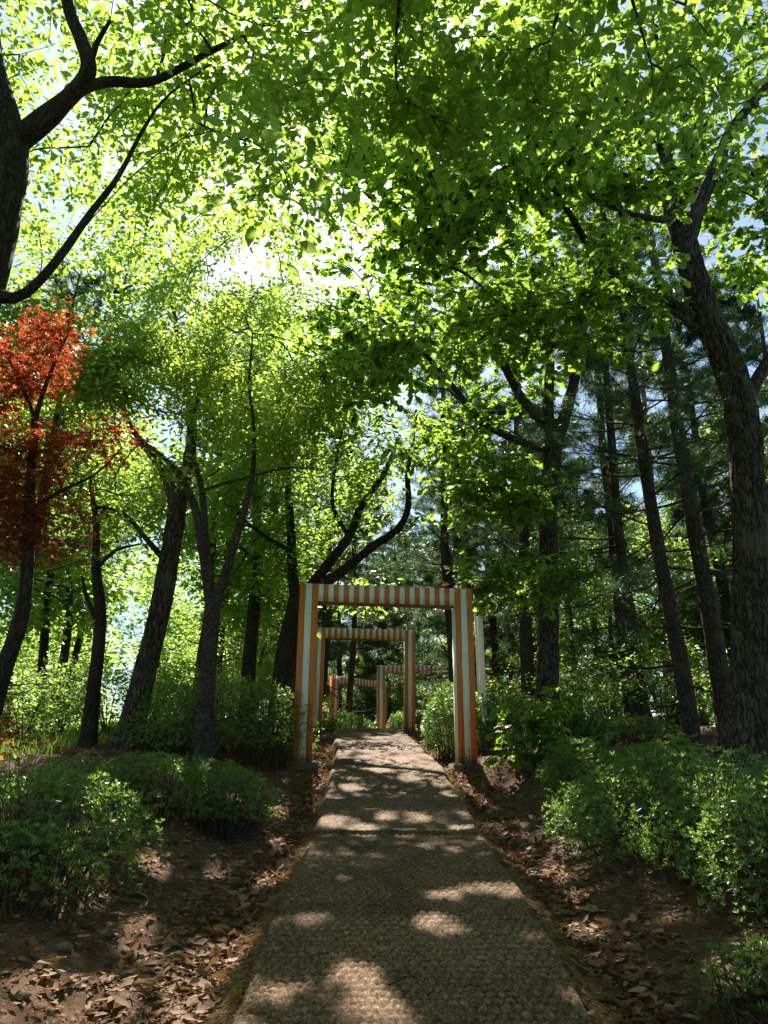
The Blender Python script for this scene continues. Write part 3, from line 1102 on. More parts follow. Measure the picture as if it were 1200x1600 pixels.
# 4 cherry in front of the mound
lim = L_(10.4, (320, 1170, .125), (322, 1090, .105), (328, 1010, .10), (333, 940, .105))
lim[0][0] = rootpt(320, 1170, 10.4)
tree("cherry_tree", "slim ring barked cherry dividing in three in front of the left azalea mound", "tree",
     [lim,
      L_(10.4, (330, 950, .085), (320, 880, .07), (306, 800, .06), (285, 750, .05), (255, 715, .035), (225, 690, .02)),
      L_(10.4, (331, 955, .08), (322, 860, .055), (316, 770, .045), (300, 700, .035), (305, 640, .028), (330, 580, .02), (400, 560, .012)),
      L_(10.4, (336, 945, .075), (356, 885, .06), (375, 820, .05), (393, 750, .04), (397, 680, .03), (390, 600, .02), (395, 520, .012)),
      L_(10.4, (320, 765, .025), (350, 755, .022), (400, 742, .018), (455, 730, .012), (500, 735, .006))],
     [B(330, 560, 10.4, 1.7, 1.3, 1.2, 150), B(430, 590, 10.6, 1.2, 1.1, 1.0, 110), B(220, 600, 10.2, 1.2, 1.1, 1.0, 90), B(370, 440, 10.8, 1.6, 1.3, 1.0, 110), B(480, 690, 10.8, .8, .8, .6, 40),
      B(560, 560, 11, .6, .7, .7, 34), B(330, 700, 10.4, 1.5, 1.1, .6, 60)],
     M['fine_leaf'], M['bark_cherry'], 'x', .078, 34, .19, OVATE, gap=-.02, gs=.75, seg=16, step=.1, rbase=.0028)

# 5 forked tree left of the gate, limbs reaching over the path
lim = L_(15, (437, 1085, .23), (450, 1010, .2), (462, 950, .18), (470, 920, .17))
lim[0][0] = rootpt(437, 1085, 15)
tree("oak_tree", "dark oak beside the nearest gate's left post with limbs sweeping over the path", "tree",
     [lim,
      L_(15, (464, 950, .11), (456, 890, .10), (455, 830, .085), (450, 770, .07), (445, 680, .045), (430, 600, .03)),
      L_(15, (468, 940, .12), (505, 890, .10), (545, 838, .085), (565, 790, .07), (600, 740, .05), (625, 680, .035)),
      L_(15, (474, 930, .12), (530, 895, .10), (580, 855, .085), (622, 825, .075), (638, 790, .06), (637, 740, .05), (645, 690, .035), (650, 640, .02)),
      L_(15, (452, 860, .05), (425, 845, .04), (390, 820, .03), (360, 790, .015)),
      L_(15, (545, 838, .05), (520, 790, .04), (525, 720, .03), (540, 650, .02))],
     [B(480, 760, 15, 1.7, 1.6, 1.2, 110), B(590, 730, 15, 1.1, 1.2, .9, 50), B(420, 650, 15, 1.6, 1.6, 1.2, 90), B(540, 600, 15.5, 1.6, 1.6, 1.3, 90), B(380, 790, 15, 1.2, 1.3, .9, 60), B(560, 930, 17, .9, 1.0, .35, 26), B(430, 880, 15.5, .8, .8, .6, 30),
      B(470, 480, 16, 1.6, 1.6, 1.5, 70)],
     M['elm_leaf'], M['bark_dark'], 'x', .12, 30, .28, OVATE, gap=-.3, ridge=.012, seg=40)

# 6 slimmer tree between the cherry and the forked one
lim = L_(17, (386, 1070, .16), (393, 990, .14), (400, 910, .13), (402, 830, .11), (395, 720, .08), (385, 600, .05))
lim[0][0] = rootpt(386, 1070, 17)
tree("oak_tree", "upright slim oak rising out of the far side of the left azalea mound", "tree",
     [lim, L_(17, (400, 900, .06), (420, 830, .045), (440, 760, .03)), L_(17, (399, 880, .05), (370, 850, .04), (335, 830, .025))],
     [B(390, 700, 17, 1.7, 1.6, 1.6, 90), B(330, 860, 17.5, 1.5, 1.4, 1.0, 70), B(420, 930, 18, 1.3, 1.3, .9, 50), B(370, 980, 20, 1.7, 1.3, .7, 44)],
     M['far_leaf'], M['bark_dark'], 'x', .13, 30, .32, WIDE, gap=-.3, seg=14)

# 7 thin dark tree at the bank's edge
lim = L_(12, (137, 1158, .12), (146, 1080, .10), (154, 1010, .095), (156, 950, .09), (150, 890, .075), (150, 820, .05), (140, 740, .03))
lim[0][0] = rootpt(137, 1158, 12)
tree("oak_tree", "thin dark crooked oak at the bank's edge left of the leaning oak", "tree",
     [lim, L_(12, (155, 975, .045), (142, 950, .04), (133, 925, .03), (128, 900, .01)), L_(12, (150, 890, .04), (180, 860, .03), (220, 850, .015))],
     [B(140, 800, 12.3, 1.2, 1.1, .7, 50), B(60, 760, 12.5, 1.2, 1.1, .8, 40), B(90, 640, 13, 1.4, 1.2, 1.0, 60)],
     M['elm_leaf'], M['bark_dark'], 'x', .10, 26, .26, OVATE, gap=-.2, seg=16)

# 8 red maple
lim = L_(6.6, (-25, 1120, .085), (5, 1050, .07), (32, 970, .062), (43, 880, .056), (45, 790, .048), (52, 700, .04), (55, 650, .035))
lim[0][0] = rootpt(-30, 1150, 6.6)
tree("maple_tree", "maple with red and rust leaves at the left edge of the path bank", "tree",
     [lim, L_(6.6, (55, 655, .024), (35, 605, .018), (12, 560, .013), (-20, 520, .008)), L_(6.6, (55, 655, .026), (72, 600, .02), (95, 545, .014), (108, 520, .008)),
      L_(6.6, (44, 800, .025), (90, 770, .018), (150, 740, .012), (190, 700, .007))],
     [B(35, 555, 6.6, .45, .5, .36, 80), B(-10, 630, 6.6, .45, .5, .4, 60), B(85, 512, 6.5, .25, .3, .09, 18), B(110, 690, 6.5, .4, .42, .17, 42), B(30, 760, 6.7, .55, .6, .36, 90), B(170, 665, 6.6, .25, .3, .06, 12),
      B(60, 830, 6.9, .5, .5, .24, 56), B(-60, 680, 6.6, .5, .6, .6, 50), B(0, 860, 6.7, .45, .5, .2, 36), B(20, 1155, 6.6, .25, .3, .07, 8)],
     M['red_leaf'], M['bark_dark'], 'x', .068, 17, .12, MAPLE, gap=-.2, gs=.35, seg=12, step=.1, rbase=.0018, droop=.3)

# 9 near tree at the top left corner, its crown hangs over the camera
lim = [[np.array((-3.1, 4.3, G(-3.1, 4.3))), np.array((-3.0, 4.3, 2.6)), P(-80, 560, 4.3), P(-32, 440, 4.3), P(-4, 330, 4.3), P(8, 240, 4.3), P(-2, 170, 4.3)], [.22, .18, .165, .16, .155, .15, .13]]
tree("elm_tree", "thick dark elm trunk filling the top left corner with limbs over the path", "tree",
     [lim,
      L_(4.3, (0, 250, .10), (60, 190, .07), (110, 150, .06), (138, 110, .055), (128, 65, .05), (108, 15, .045), (100, -60, .04), (120, -200, .025)),
      L_(4.3, (0, 240, .085), (75, 190, .055), (120, 145, .045, 4.4), (170, 128, .04, 4.6), (240, 126, .035, 4.8), (330, 80, .025, 4.9), (430, 30, .018, 5)),
      L_(4.3, (138, 115, .03), (150, 70, .022, 4.2), (172, 33, .012, 4.1)),
      L_(4.3, (-30, 455, .06), (22, 466, .038), (60, 440, .032), (100, 392, .028), (140, 335, .024, 4.5), (185, 275, .02, 4.6), (225, 200, .015, 4.7), (262, 150, .01, 4.8), (330, 100, .006, 5)),
      L_(4.3, (0, 175, .13), (-30, 60, .11), (-60, -100, .08), (-30, -300, .05)),
      L_(4.3, (-60, -80, .05), (60, -150, .045, 3.6), (250, -200, .035, 3.2), (500, -160, .025, 3.0), (750, -120, .015, 3.0), (950, -60, .01, 3.2))],
     [B(200, 60, 5.4, 1.6, 1.0, .9, 80), B(420, 90, 5.2, 1.3, 1.0, .8, 90), B(330, 260, 6, 1.3, 1.0, .9, 70), B(600, 70, 4.6, 1.0, .8, .7, 80), B(760, 90, 4.2, .9, .7, .55, 70), B(960, 90, 4.0, .7, .7, .5, 46), B(1120, 100, 4.2, .6, .6, .5, 20),
      B(180, 330, 7, 1.6, 1.2, 1.0, 60), B(480, 190, 4.6, .5, .5, .35, 18), B(400, -120, 3.6, 2.0, 1.0, .8, 60), B(860, -100, 3.8, 1.6, 1.0, .7, 60), B(680, 230, 4.8, .6, .5, .3, 20), B(60, 330, 7, 1.3, 1.0, .9, 46), B(70, 90, 6, 1.2, .8, .8, 50), B(160, 230, 6.2, 1.1, .8, .7, 40), B(450, 330, 7, .9, .8, .8, 36), B(500, 150, 6.2, .7, .7, .7, 30)],
     M['elm_leaf'], M['bark_dark'], 'x', .084, 24, .17, OVATE, gap=-.3, gs=.6, seg=28, step=.08, ridge=.004, rbase=.0022, droop=.45,
     extra=[P(470, 270, 3.3), P(450, 335, 3.3), P(500, 290, 3.4), P(372, 165, 3.2), P(430, 250, 3.5)])


# ------------------------------------------------------------------ pines
def pine_mesh(seed, H, r0, bare, nb, blen, tuft, tsize, tuftT, lean=.0, dead=6):
    """trunk, branches (dead ones below), needles: three mesh datablocks"""
    global rng
    keep = rng
    rng = np.random.default_rng(seed)
    zs = np.linspace(0, H, 9)
    off = np.cumsum(rng.normal(size=(9, 2)) * .035 * H / 9, axis=0)
    off -= off[0]
    pts = np.stack([off[:, 0] + lean * zs, off[:, 1], zs], -1)
    rads = r0 * (1 - zs / H) ** .75 + .02
    tb = MB()
    p2 = np.vstack([pts[0] + [0, 0, -.3], pts])
    tube(tb, p2, np.concatenate([[r0 * 1.35], [r0 * 1.2], rads[1:]]), seg=14, step=.25, rough=.1)
    bb, nd = MB(), MB()
    PT, PA = [], []
    for k in range(nb + dead):
        isdead = k >= nb
        z = (bare + (1 - bare) * (k + rng.random()) / nb) * H if not isdead else H * (bare * .35 + rng.random() * bare * .75)
        c = np.array([np.interp(z, zs, pts[:, 0]), np.interp(z, zs, pts[:, 1]), z])
        f = (z / H - bare) / (1 - bare) if not isdead else 0
        L = blen * (1.05 - .75 * max(f, 0)) * (.65 + .5 * rng.random()) * (.75 if isdead else 1)
        a = rng.random() * 2 * math.pi
        dz = (-.12 + .5 * max(f, 0)) + .15 * rng.normal()
        d = np.array([math.cos(a), math.sin(a), dz])
        n = 7
        path = [c]
        for s in range(1, n):
            d = d + rng.normal(size=3) * .09 + np.array([0, 0, .03])
            d /= np.linalg.norm(d)
            path.append(path[-1] + d * L / (n - 1))
        path = np.array(path)
        rr = np.linspace(max(.012, r0 * .2 * (1 - .6 * max(f, 0))), .004, n)
        tube(bb, path, rr, seg=4, resample=False, cap=False)
        for s in range(2, n):
            for q in range(3 if not isdead else 1):
                dd = rng.normal(size=3) * .6 + (path[s] - path[s - 1]) / np.linalg.norm(path[s] - path[s - 1])
                dd[2] = dd[2] * .5 + .1
                dd /= np.linalg.norm(dd)
                l2 = L * .28 * (.5 + .7 * rng.random())
                e = path[s] + dd * l2
                m_ = (path[s] + e) / 2 + rng.normal(size=3) * .04
                tube(bb, [path[s], m_, e], [.006, .004, .0025], seg=3, resample=False, cap=False)
                if not isdead:
                    for _ in range(tuft):
                        t = .25 + .8 * rng.random()
                        PT.append(path[s] * (1 - t) + e * t + rng.normal(size=3) * .05)
                        PA.append(dd + rng.normal(size=3) * .5 + np.array([0, 0, .35]))
    PT, PA = np.array(PT), np.array(PA)
    scatter(nd, tuftT, PT, PA, unit(len(PT)), tsize * (.75 + .5 * rng.random(len(PT))))
    out = (tb.mesh("trunk", M['bark_pine'], True), bb.mesh("branches", M['bark_pine']), nd.mesh("needles", M['needle']))
    rng = keep
    return out


PV = [pine_mesh(11, 13, .12, .22, 52, 2.6, 6, .15, TUFT), pine_mesh(12, 12, .11, .30, 46, 2.3, 5, .15, TUFT), pine_mesh(13, 14, .145, .26, 50, 2.7, 6, .16, TUFT, .02),
      pine_mesh(14, 13, .16, .30, 50, 2.6, 6, .26, TUFTF, -.02), pine_mesh(15, 12, .14, .12, 56, 2.6, 6, .26, TUFTF, .01)]


def pine(v, loc, label, rot, sc, lean=(0, 0), group=None):
    t = thing("pine_tree", label, "tree", loc, group)
    for nm, me in zip(("trunk", "branches", "crown"), PV[v]):
        ch = link(nm, me, t)
        if nm != "trunk":
            ch["kind"] = "stuff"
    t.rotation_euler = (R(lean[0]), R(lean[1]), R(rot))
    t.scale = (sc, sc, sc)
    return t


def rp(px, Y):
    """ground point under photo column px, Y metres ahead"""
    x = (px - 600) / 1200 * Y * .97
    return (x, Y, G(x, Y) - .02)


GP = "pines standing round the path"
pine(0, rp(1078, 10.2), "slender leaning pine left of the big right oak, among the azaleas", 10, .80, (0, -4), GP)
pine(2, rp(1135, 12.5), "thick red barked pine half hidden behind the big right oak", 95, .98, (0, -2), GP)
pine(1, rp(1004, 15), "straight pine rising from the pale shrubs midway between the two right oaks", 200, 1.0, (0, -1), GP)
pine(0, rp(985, 16.5), "pine touching the back of the straight one between the two right oaks", 310, .95, (0, 0), GP)
pine(2, rp(826, 17.5), "pine close behind the left side of the oak right of the gates", 40, .95, (0, 0), GP)
pine(1, rp(709, 20.5), "dark bare lower trunked pine rising behind the right end of the nearest gate's beam", 255, 1.15, (0, 0), GP)
pine(3, rp(738, 22), "pine behind the right post of the nearest gate", 250, 1.0, (0, 0), GP)
pine(1, rp(305, 18), "thin pine with level bare twigs between the leaning oak and the cherry", 20, .9, (0, 0), GP)
pine(1, rp(-14, 11.5), "dark pine behind the red maple at the left edge", 75, .72, (0, 3), GP)
pine(1, rp(546, 28.5), "pine seen inside the second gate just right of its left post", 75, 1.0, (0, 1), GP)
pine(4, rp(776, 25), "pine in the gap between the nearest gate and the right hand oak", 15, .95, (0, 0), GP)
MARKS = [(-1e4, "beyond the left edge of the view"), (60, "behind the red maple"), (125, "behind the thin crooked oak"), (185, "behind the leaning oak"), (290, "behind the cherry"), (365, "over the left azalea mound"), (450, "left of the nearest gate"),
         (500, "inside the left half of the second gate"), (575, "inside the right half of the second gate"), (650, "between the second gate and the nearest gate's right post"), (735, "right of the nearest gate"), (820, "behind the dark oak right of the gates"),
         (890, "in the gap right of that dark oak"), (975, "behind the straight pine"), (1045, "behind the slender leaning pine"), (1110, "behind the big right oak"), (1200, "beyond the right edge of the view")]
RANK = ["nearest", "second", "third", "fourth", "fifth", "sixth", "seventh"]
SEEN = {}


def marked(what, px, Y, table):
    """a label by landmark and order of distance among the same kind there"""
    slot = max(i for i, mk in enumerate(MARKS) if px >= mk[0])
    same = sorted(q[1] for q in table if max(i for i, mk in enumerate(MARKS) if q[0] >= mk[0]) == slot)
    if len(same) == 1:
        return what + " " + MARKS[slot][1]
    return what + " " + MARKS[slot][1] + ", " + RANK[same.index(Y)] + " there"


k = 0
STAND = [(505, 29, 3), (600, 43, 4), (655, 39, 3), (722, 30, 4), (572, 42, 3), (530, 37, 4), (625, 40, 4), (745, 34, 3), (470, 33, 4), (430, 38, 3), (800, 38, 4), (850, 30, 3), (905, 24, 4), (940, 36, 3),
                 (1050, 22, 4), (1100, 28, 3), (1160, 19, 4), (1210, 24, 3), (970, 40, 4), (380, 44, 3), (700, 44, 4), (580, 48, 3), (1290, 17, 4)]
for px, Y, v in STAND:
    pine(v, rp(px, Y), marked("dark background pine", px, Y, STAND), rng.random() * 360, .85 + .3 * rng.random(), (rng.normal() * 1.5, rng.normal() * 1.5), "pines of the dense stand")


# ------------------------------------------------------------------ background broadleaf trees (shared variants)
def broad_mesh(seed, H, r0, n, size, per, bare=.25, rad=2.3, leafm='far_leaf'):
    global rng
    keep = rng
    rng = np.random.default_rng(seed)
    zs = np.linspace(0, H * .8, 7)
    off = np.cumsum(rng.normal(size=(7, 2)) * .12, axis=0)
    off -= off[0]
    pts = np.stack([off[:, 0], off[:, 1], zs], -1)
    rr = r0 * (1 - zs / H * .95)
    tb = MB()
    tube(tb, np.vstack([pts[0] - [0, 0, .4], pts]), np.concatenate([[r0 * 1.4], rr]), seg=10, step=.3, rough=.1)
    blobs = []
    for k in range(7):
        a = rng.random() * 6.28
        q = rad * .55 * math.sqrt(rng.random())
        z = H * (bare + .12 + (.92 - bare) * (k + .3) / 7)
        f = math.sin(math.pi * min(1, (k + 1.2) / 8))
        blobs.append(((q * math.cos(a), q * math.sin(a), z), (rad * .7 * f + .3, rad * .7 * f + .3, H * .1), n // 7))
    tg = blob_points(blobs, -.3, 1.0)
    sk, sr = limb_nodes([(pts, rr)], .3)
    hi = sk[:, 2] > H * bare * .7
    nodes, par, rd, tips, ns = grow(sk[hi], sr[hi], tg, rbase=.005, rmin=.008)
    bb = MB()
    branch_mesh(bb, nodes, par, rd, ns, 4)
    lb = MB()
    leafing(lb, nodes, par, tips, ns, 'x', size, per, .38, WIDE)
    out = (tb.mesh("trunk", M['bark_dark'], True), bb.mesh("branches", M['twig']), lb.mesh("crown", M[leafm]))
    rng = keep
    return out


BV = [broad_mesh(31, 11, .16, 260, .16, 26), broad_mesh(32, 9, .13, 220, .15, 26, .2), broad_mesh(33, 13, .2, 300, .18, 24, .3, 2.8)]


def broad(v, loc, label, sc, group="broadleaf trees of the wood behind"):
    t = thing("broadleaf_tree", label, "tree", loc, group)
    for nm, me in zip(("trunk", "branches", "crown"), BV[v]):
        ch = link(nm, me, t)
        if nm != "trunk":
            ch["kind"] = "stuff"
    t.rotation_euler = (0, 0, rng.random() * 6.28)
    t.scale = (sc, sc, sc)
    return t


TAB = [(-80, 30, 0, 1), (30, 36, 1, 1.1), (110, 42, 2, .9), (250, 34, 0, .8), (330, 26, 1, .9), (60, 60, 2, 1.2), (260, 58, 2, 1.1), (-40, 55, 1, 1.5), (350, 50, 0, 1.3),
                     (300, 78, 2, 1.4), (90, 85, 2, 1.5), (-20, 90, 0, 1.6), (400, 30, 1, .8), (430, 60, 2, 1.3)]
for px, Y, v, sc in TAB:
    broad(v, rp(px, Y), marked("light green valley tree", px, Y, TAB), sc)
TAB = [(900, 20, 1, .6), (960, 22, 0, .6), (1060, 18, 1, .55), (1120, 24, 0, .7), (1190, 30, 2, .8), (860, 34, 2, .8), (1010, 36, 2, .9), (1250, 20, 0, .8), (520, 38, 1, .5), (585, 41, 0, .5), (640, 37, 1, .5), (690, 40, 0, .5), (560, 46, 2, .5), (720, 45, 1, .6), (610, 47, 2, .55), (760, 36, 0, .5)]
for px, Y, v, sc in TAB:
    broad(v, rp(px, Y), marked("fresh green young tree", px, Y, TAB), sc, "young trees among the pines")


TAB = [(-60, 19, 2, .95), (60, 22, 0, 1.1), (85, 25, 2, 1.0), (330, 23, 2, 1.1), (10, 27, 2, 1.25), (-150, 16, 0, 1.0), (440, 26, 0, 1.1), (90, 31, 0, 1.4)]
for px, Y, v, sc in TAB:
    broad(v, rp(px, Y), marked("tall pale tree", px, Y, TAB), sc, "tall trees on the left slope")
for k in range(64):
    px = -350 + 1900 * (k + .5 * rng.random()) / 64
    Yd = 50 + 32 * rng.random()
    if 120 < px < 240 or (px > 820 and k % 2):
        continue
    if k % 3 and px > 380:
        pine(3 + k % 2, rp(px, Yd), "far pine closing the view at the back of the wood", rng.random() * 360, 1.1 + .4 * rng.random(), group="far trees at the back of the wood")
    else:
        broad(k % 3, rp(px, Yd), "far broadleaf tree closing the view at the back of the wood", 1.0 + .5 * rng.random() + (.3 if px < 300 else 0), "far trees at the back of the wood")

for k, (x, y, sc) in enumerate([(-3.5, -2.5, .9), (3.6, -1.8, .95), (-5.5, 1.2, .8), (6.2, 1.6, .85), (.5, -7, 1.0), (-6, -7, 1.1), (6, -7.5, 1.1)]):  # unseen trees of the wood, added to dim the sky light from behind
    broad(k % 3, (x, y, G(x, y)), ["broadleaf tree of the same wood standing behind the viewpoint, left of the path", "broadleaf tree of the same wood standing behind the viewpoint, right of the path",
          "broadleaf tree beside the viewpoint on the left bank", "broadleaf tree beside the viewpoint on the right bank", "broadleaf tree farther down the path behind the viewpoint",
          "broadleaf tree far behind the viewpoint on the left", "broadleaf tree far behind the viewpoint on the right"][k], sc, "trees round the viewpoint")

# ------------------------------------------------------------------ shrubs
def azalea(label, blobs, tips, size, loc, group="clipped azalea bushes", stems=60, bare=.1, whorls=None):
    """blobs: (centre xy, radii xyz) relative to the ground; shoots end on the uneven surface of their union"""
    t = thing("azalea_bush", label, "bush", loc, group)
    L0 = np.array(loc)
    Pn, Dn = [], []
    for (cx, cyy, cz), (rx, ry, rz), share in blobs:
        n = int(tips * share)
        d = unit(int(n * 1.7))
        d = d[d[:, 2] > -.35][:n]
        rr = 1 - .42 * rng.random(len(d)) ** 1.6 + .13 * (rng.random(len(d)) < .12) * rng.random(len(d))
        lump = 1 + .17 * vnoise(d[:, 0] * rx * 2.2 + cx, d[:, 1] * ry * 2.2 + d[:, 2] * rz * 2.6, .5, 41) + .05 * vnoise(d[:, 0] * rx * 7, d[:, 1] * ry * 7 + d[:, 2] * rz * 7, 1, 42)
        p = np.stack([cx + d[:, 0] * rx * rr * lump, cyy + d[:, 1] * ry * rr * lump, cz + d[:, 2] * rz * rr * lump], -1)
        nn = d / np.array([rx, ry, rz])
        nn /= np.linalg.norm(nn, axis=1)[:, None]
        Pn.append(p)
        Dn.append(nn)
    Pn, Dn = np.concatenate(Pn), np.concatenate(Dn)
    gz = ground(Pn[:, 0] + L0[0], Pn[:, 1] + L0[1]) - L0[2]
    ok = Pn[:, 2] > gz + bare + .1 * rng.random(len(Pn))
    # not inside another blob
    for (cx, cyy, cz), (rx, ry, rz), share in blobs:
        q = ((Pn[:, 0] - cx) / rx) ** 2 + ((Pn[:, 1] - cyy) / ry) ** 2 + ((Pn[:, 2] - cz) / rz) ** 2
        ok &= q > .42
    Pn, Dn = Pn[ok], Dn[ok]
    sh = Dn * .55 + np.array([0, 0, .75]) + rng.normal(size=Dn.shape) * .35
    mb = MB()
    g = rng.integers(0, 3, len(Pn))
    rn = np.clip(rng.beta(2, 2.2, len(Pn)) + .12 * vnoise(Pn[:, 0], Pn[:, 1] + Pn[:, 2], .3, 44), 0, 1)
    for k in range(3):
        s = g == k
        # template z is the shoot direction
        tv, tf = WHORLS[k]
        tt = (tv[:, [2, 0, 1]], tf)
        scatter(mb, tt, Pn[s], sh[s], unit(int(s.sum())), size * (.7 + .6 * rng.random(int(s.sum()))), rnd=rn[s])
    mb.build("foliage", M['azalea_leaf'], t)["kind"] = "stuff"
    mb = MB()
    idx = rng.choice(len(Pn), min(len(Pn), stems * 6), replace=False)
    cs = [b[0] for b in blobs]
    for i in idx:
        e = Pn[i]
        c = min(cs, key=lambda q: (q[0] - e[0]) ** 2 + (q[1] - e[1]) ** 2)
        a = np.array((c[0] * .45 + e[0] * .55 + rng.normal() * .06, c[1] * .45 + e[1] * .55 + rng.normal() * .06, 0))
        a[2] = float(ground(a[0] + L0[0], a[1] + L0[1])) - L0[2] - .03
        m1 = a * .55 + e * .45 + np.array([0, 0, .06]) + rng.normal(size=3) * .03
        tube(mb, [a, m1, e], [.008, .005, .002], seg=3, resample=False, cap=False)
    mb.build("stems", M['stem'], t)["kind"] = "stuff"
    return t


def bushloc(x, y):
    return (x, y, G(x, y))


# wide mound on the left behind the cherry
azalea("wide dark azalea mound behind the cherry on the left bank", [((0, 0, .34), (1.0, .9, .80), .42), ((-.75, .2, .26), (.7, .7, .66), .2), ((.62, -.15, .3), (.72, .7, .76), .3)],
       7200, .042, bushloc(-2.35, 11.4), stems=70)
azalea("low spreading azalea at the foot of the cherry, nearer than the left mound", [((0, 0, .08), (.75, .6, .42), .5), ((.55, .1, .05), (.55, .5, .38), .3), ((-.7, -.1, .05), (.7, .55, .4), .3)],
       6200, .034, bushloc(-2.1, 7.6), stems=60)
azalea("nearest left azalea, sunlit leaves trailing over bare stems", [((0, 0, .08), (.78, .75, .56), .4), ((-.85, -.1, .1), (.8, .8, .56), .35), ((.15, -.7, -.02), (.5, .45, .30), .13), ((-.5, -.9, -.0), (.6, .5, .36), .14)],
       7600, .036, bushloc(-2.25, 5.5), stems=90)
azalea("clipped azalea just behind the nearest gate's right post", [((-.1, 0, .35), (.64, .62, .80), .45), ((.72, .1, .35), (.7, .65, .75), .45), ((1.4, .3, .25), (.6, .6, .6), .25)],
       8200, .046, bushloc(1.35, 13.1), stems=50)
azalea("azalea at the foot of the oak right of the gate", [((0, 0, .1), (.6, .5, .5), .5), ((.8, .3, .1), (.8, .6, .42), .5)], 4200, .042, bushloc(3.0, 12.0), stems=40)
azalea("broad azalea thicket right of the mat path in mid slope", [((0, 0, .12), (.95, .9, .62), .36), ((.85, .35, .1), (.9, .8, .5), .34), ((-.3, .8, .1), (.7, .7, .45), .22), ((1.7, .6, .1), (.8, .8, .45), .2), ((-.15, -.75, 0), (.6, .5, .34), .12)],
       11000, .036, bushloc(2.35, 6.3), stems=70)
azalea("low azalea between the oak sapling and the broad right thicket", [((0, 0, .08), (.6, .7, .48), .5), ((.75, .2, .08), (.7, .7, .45), .5)], 5200, .038, bushloc(2.25, 8.8), stems=40)
azalea("nearest right azalea with glossy sunlit shoots below the big oak", [((0, 0, .08), (.75, .75, .62), .4), ((.8, .2, .1), (.8, .8, .6), .35), ((-.05, -.8, -.02), (.5, .45, .30), .14), ((.75, -.7, 0), (.7, .6, .42), .22)],
       8600, .036, bushloc(2.45, 4.75), stems=110)
azalea("small azalea sprigs at the lower right corner", [((0, 0, -.02), (.36, .36, .26), .5), ((.45, .25, 0), (.5, .45, .36), .6)], 1900, .036, bushloc(1.75, 3.9), stems=35, bare=.04)
azalea("round clipped bush with a smooth top inside the second gate", [((0, 0, .2), (.8, .7, .62), .6), ((-.6, -.3, .1), (.6, .55, .5), .4)], 4200, .055, bushloc(-1.05, 24.0), stems=20)
azalea("light green bush right of centre inside the second gate", [((0, 0, .3), (.45, .5, .6), 1)], 1500, .06, bushloc(.55, 25.0), stems=20)


def shrub(name, label, loc, w_, h, n, per, size, tm, lm, group, lk='x', spread=.1, droop=.1, ns=9):
    t = thing(name, label, "shrub", loc, group)
    limbs = []
    for k in range(ns):
        a = rng.random() * 6.28
        r = w_ * (.3 + .5 * rng.random())
        hh = h * (.6 + .4 * rng.random())
        e = np.array((math.cos(a) * r, math.sin(a) * r, hh))
        limbs.append(([np.array((rng.normal() * .05, rng.normal() * .05, -.05)), e * [.4, .4, .5], e], [.014, .01, .005]))
    mb = MB()
    for p, r in limbs:
        tube(mb, p, r, seg=4, step=.2, cap=False)
    sk, sr = limb_nodes(limbs, .15)
    tg = blob_points([((0, 0, h * .58), (w_, w_, h * .5), n)], -.5, .6)
    hi = sk[:, 2] > h * .15
    nodes, par, rad, tips, nss = grow(sk[hi], sr[hi], tg, rbase=.002, rmin=.0025, seglen=.2)
    branch_mesh(mb, nodes, par, rad, nss, 3)
    mb.build("stems", M['stem'], t)["kind"] = "stuff"
    mb = MB()
    leafing(mb, nodes, par, tips, nss, lk, size, per, spread, tm, droop)
    mb.build("foliage", lm, t)["kind"] = "stuff"
    return t


# oak saplings with large lobed leaves under the right oak
shrub("oak_sapling", "leafy oak sapling with large lobed leaves right of the nearest gate's right post", bushloc(1.85, 10.3), .62, 1.05, 44, 9, .17, OAK, M['oak_leaf'], "oak saplings", 'rosette', .10, .35)
shrub("oak_sapling", "oak sapling in front of the dark oak's foot, leaning to the right", bushloc(2.6, 10.9), .5, .95, 30, 9, .16, OAK, M['oak_leaf'], "oak saplings", 'rosette', .10, .35)
shrub("oak_sapling", "small oak seedling on the litter left of the big right oak's foot", bushloc(3.45, 9.3), .25, .5, 10, 8, .14, OAK, M['oak_leaf'], "oak saplings", 'rosette', .08, .3, 4)

# wild shrubs in the wood, shared shapes
SV = [shrub("wild_shrub", "x", (0, 0, -50), 1.1, 1.7, 90, 16, .07, OVATE, M['far_leaf'], "wild shrubs under the trees", 'x', .16),
      shrub("wild_shrub", "x", (0, 0, -50), 1.3, 1.3, 90, 16, .08, WIDE, M['far_leaf'], "wild shrubs under the trees", 'x', .18)]
spots = [(900, 15, "wild shrub with pale leaves right behind the foot of the dark oak"), (950, 17, "pale wild shrub left of the straight pine between the right oaks"), (1040, 14, "bright wild shrub between the straight pine and the slender pine"),
         (1090, 17, "wild shrub showing between the slender pine and the thick pine"), (1020, 20, "taller wild shrub behind the straight pine's foot"), (930, 22, "wild shrub deep in the gap right of the dark oak"), (1160, 15, "wild shrub behind the big right oak"),
         (870, 19, "wild shrub hidden behind the dark oak's trunk"), (800, 21, "wild shrub behind the clipped azalea right of the nearest gate"),
         (40, 13.5, "sunlit wild shrub over the bank's edge behind the maple's trunk"), (95, 15, "sunlit wild shrub left of the thin crooked oak"), (170, 14.5, "sunlit wild shrub between the thin oak and the leaning oak"), (235, 15, "wild shrub right behind the leaning oak's foot"),
         (300, 17, "wild shrub behind the top of the left azalea mound"), (10, 18, "wild shrub farther down the slope at the left edge"), (130, 20, "wild shrub down the slope behind the thin crooked oak"), (360, 19, "wild shrub behind the cherry, over the mound"), (470, 22, "wild shrub behind the nearest gate's left post")]
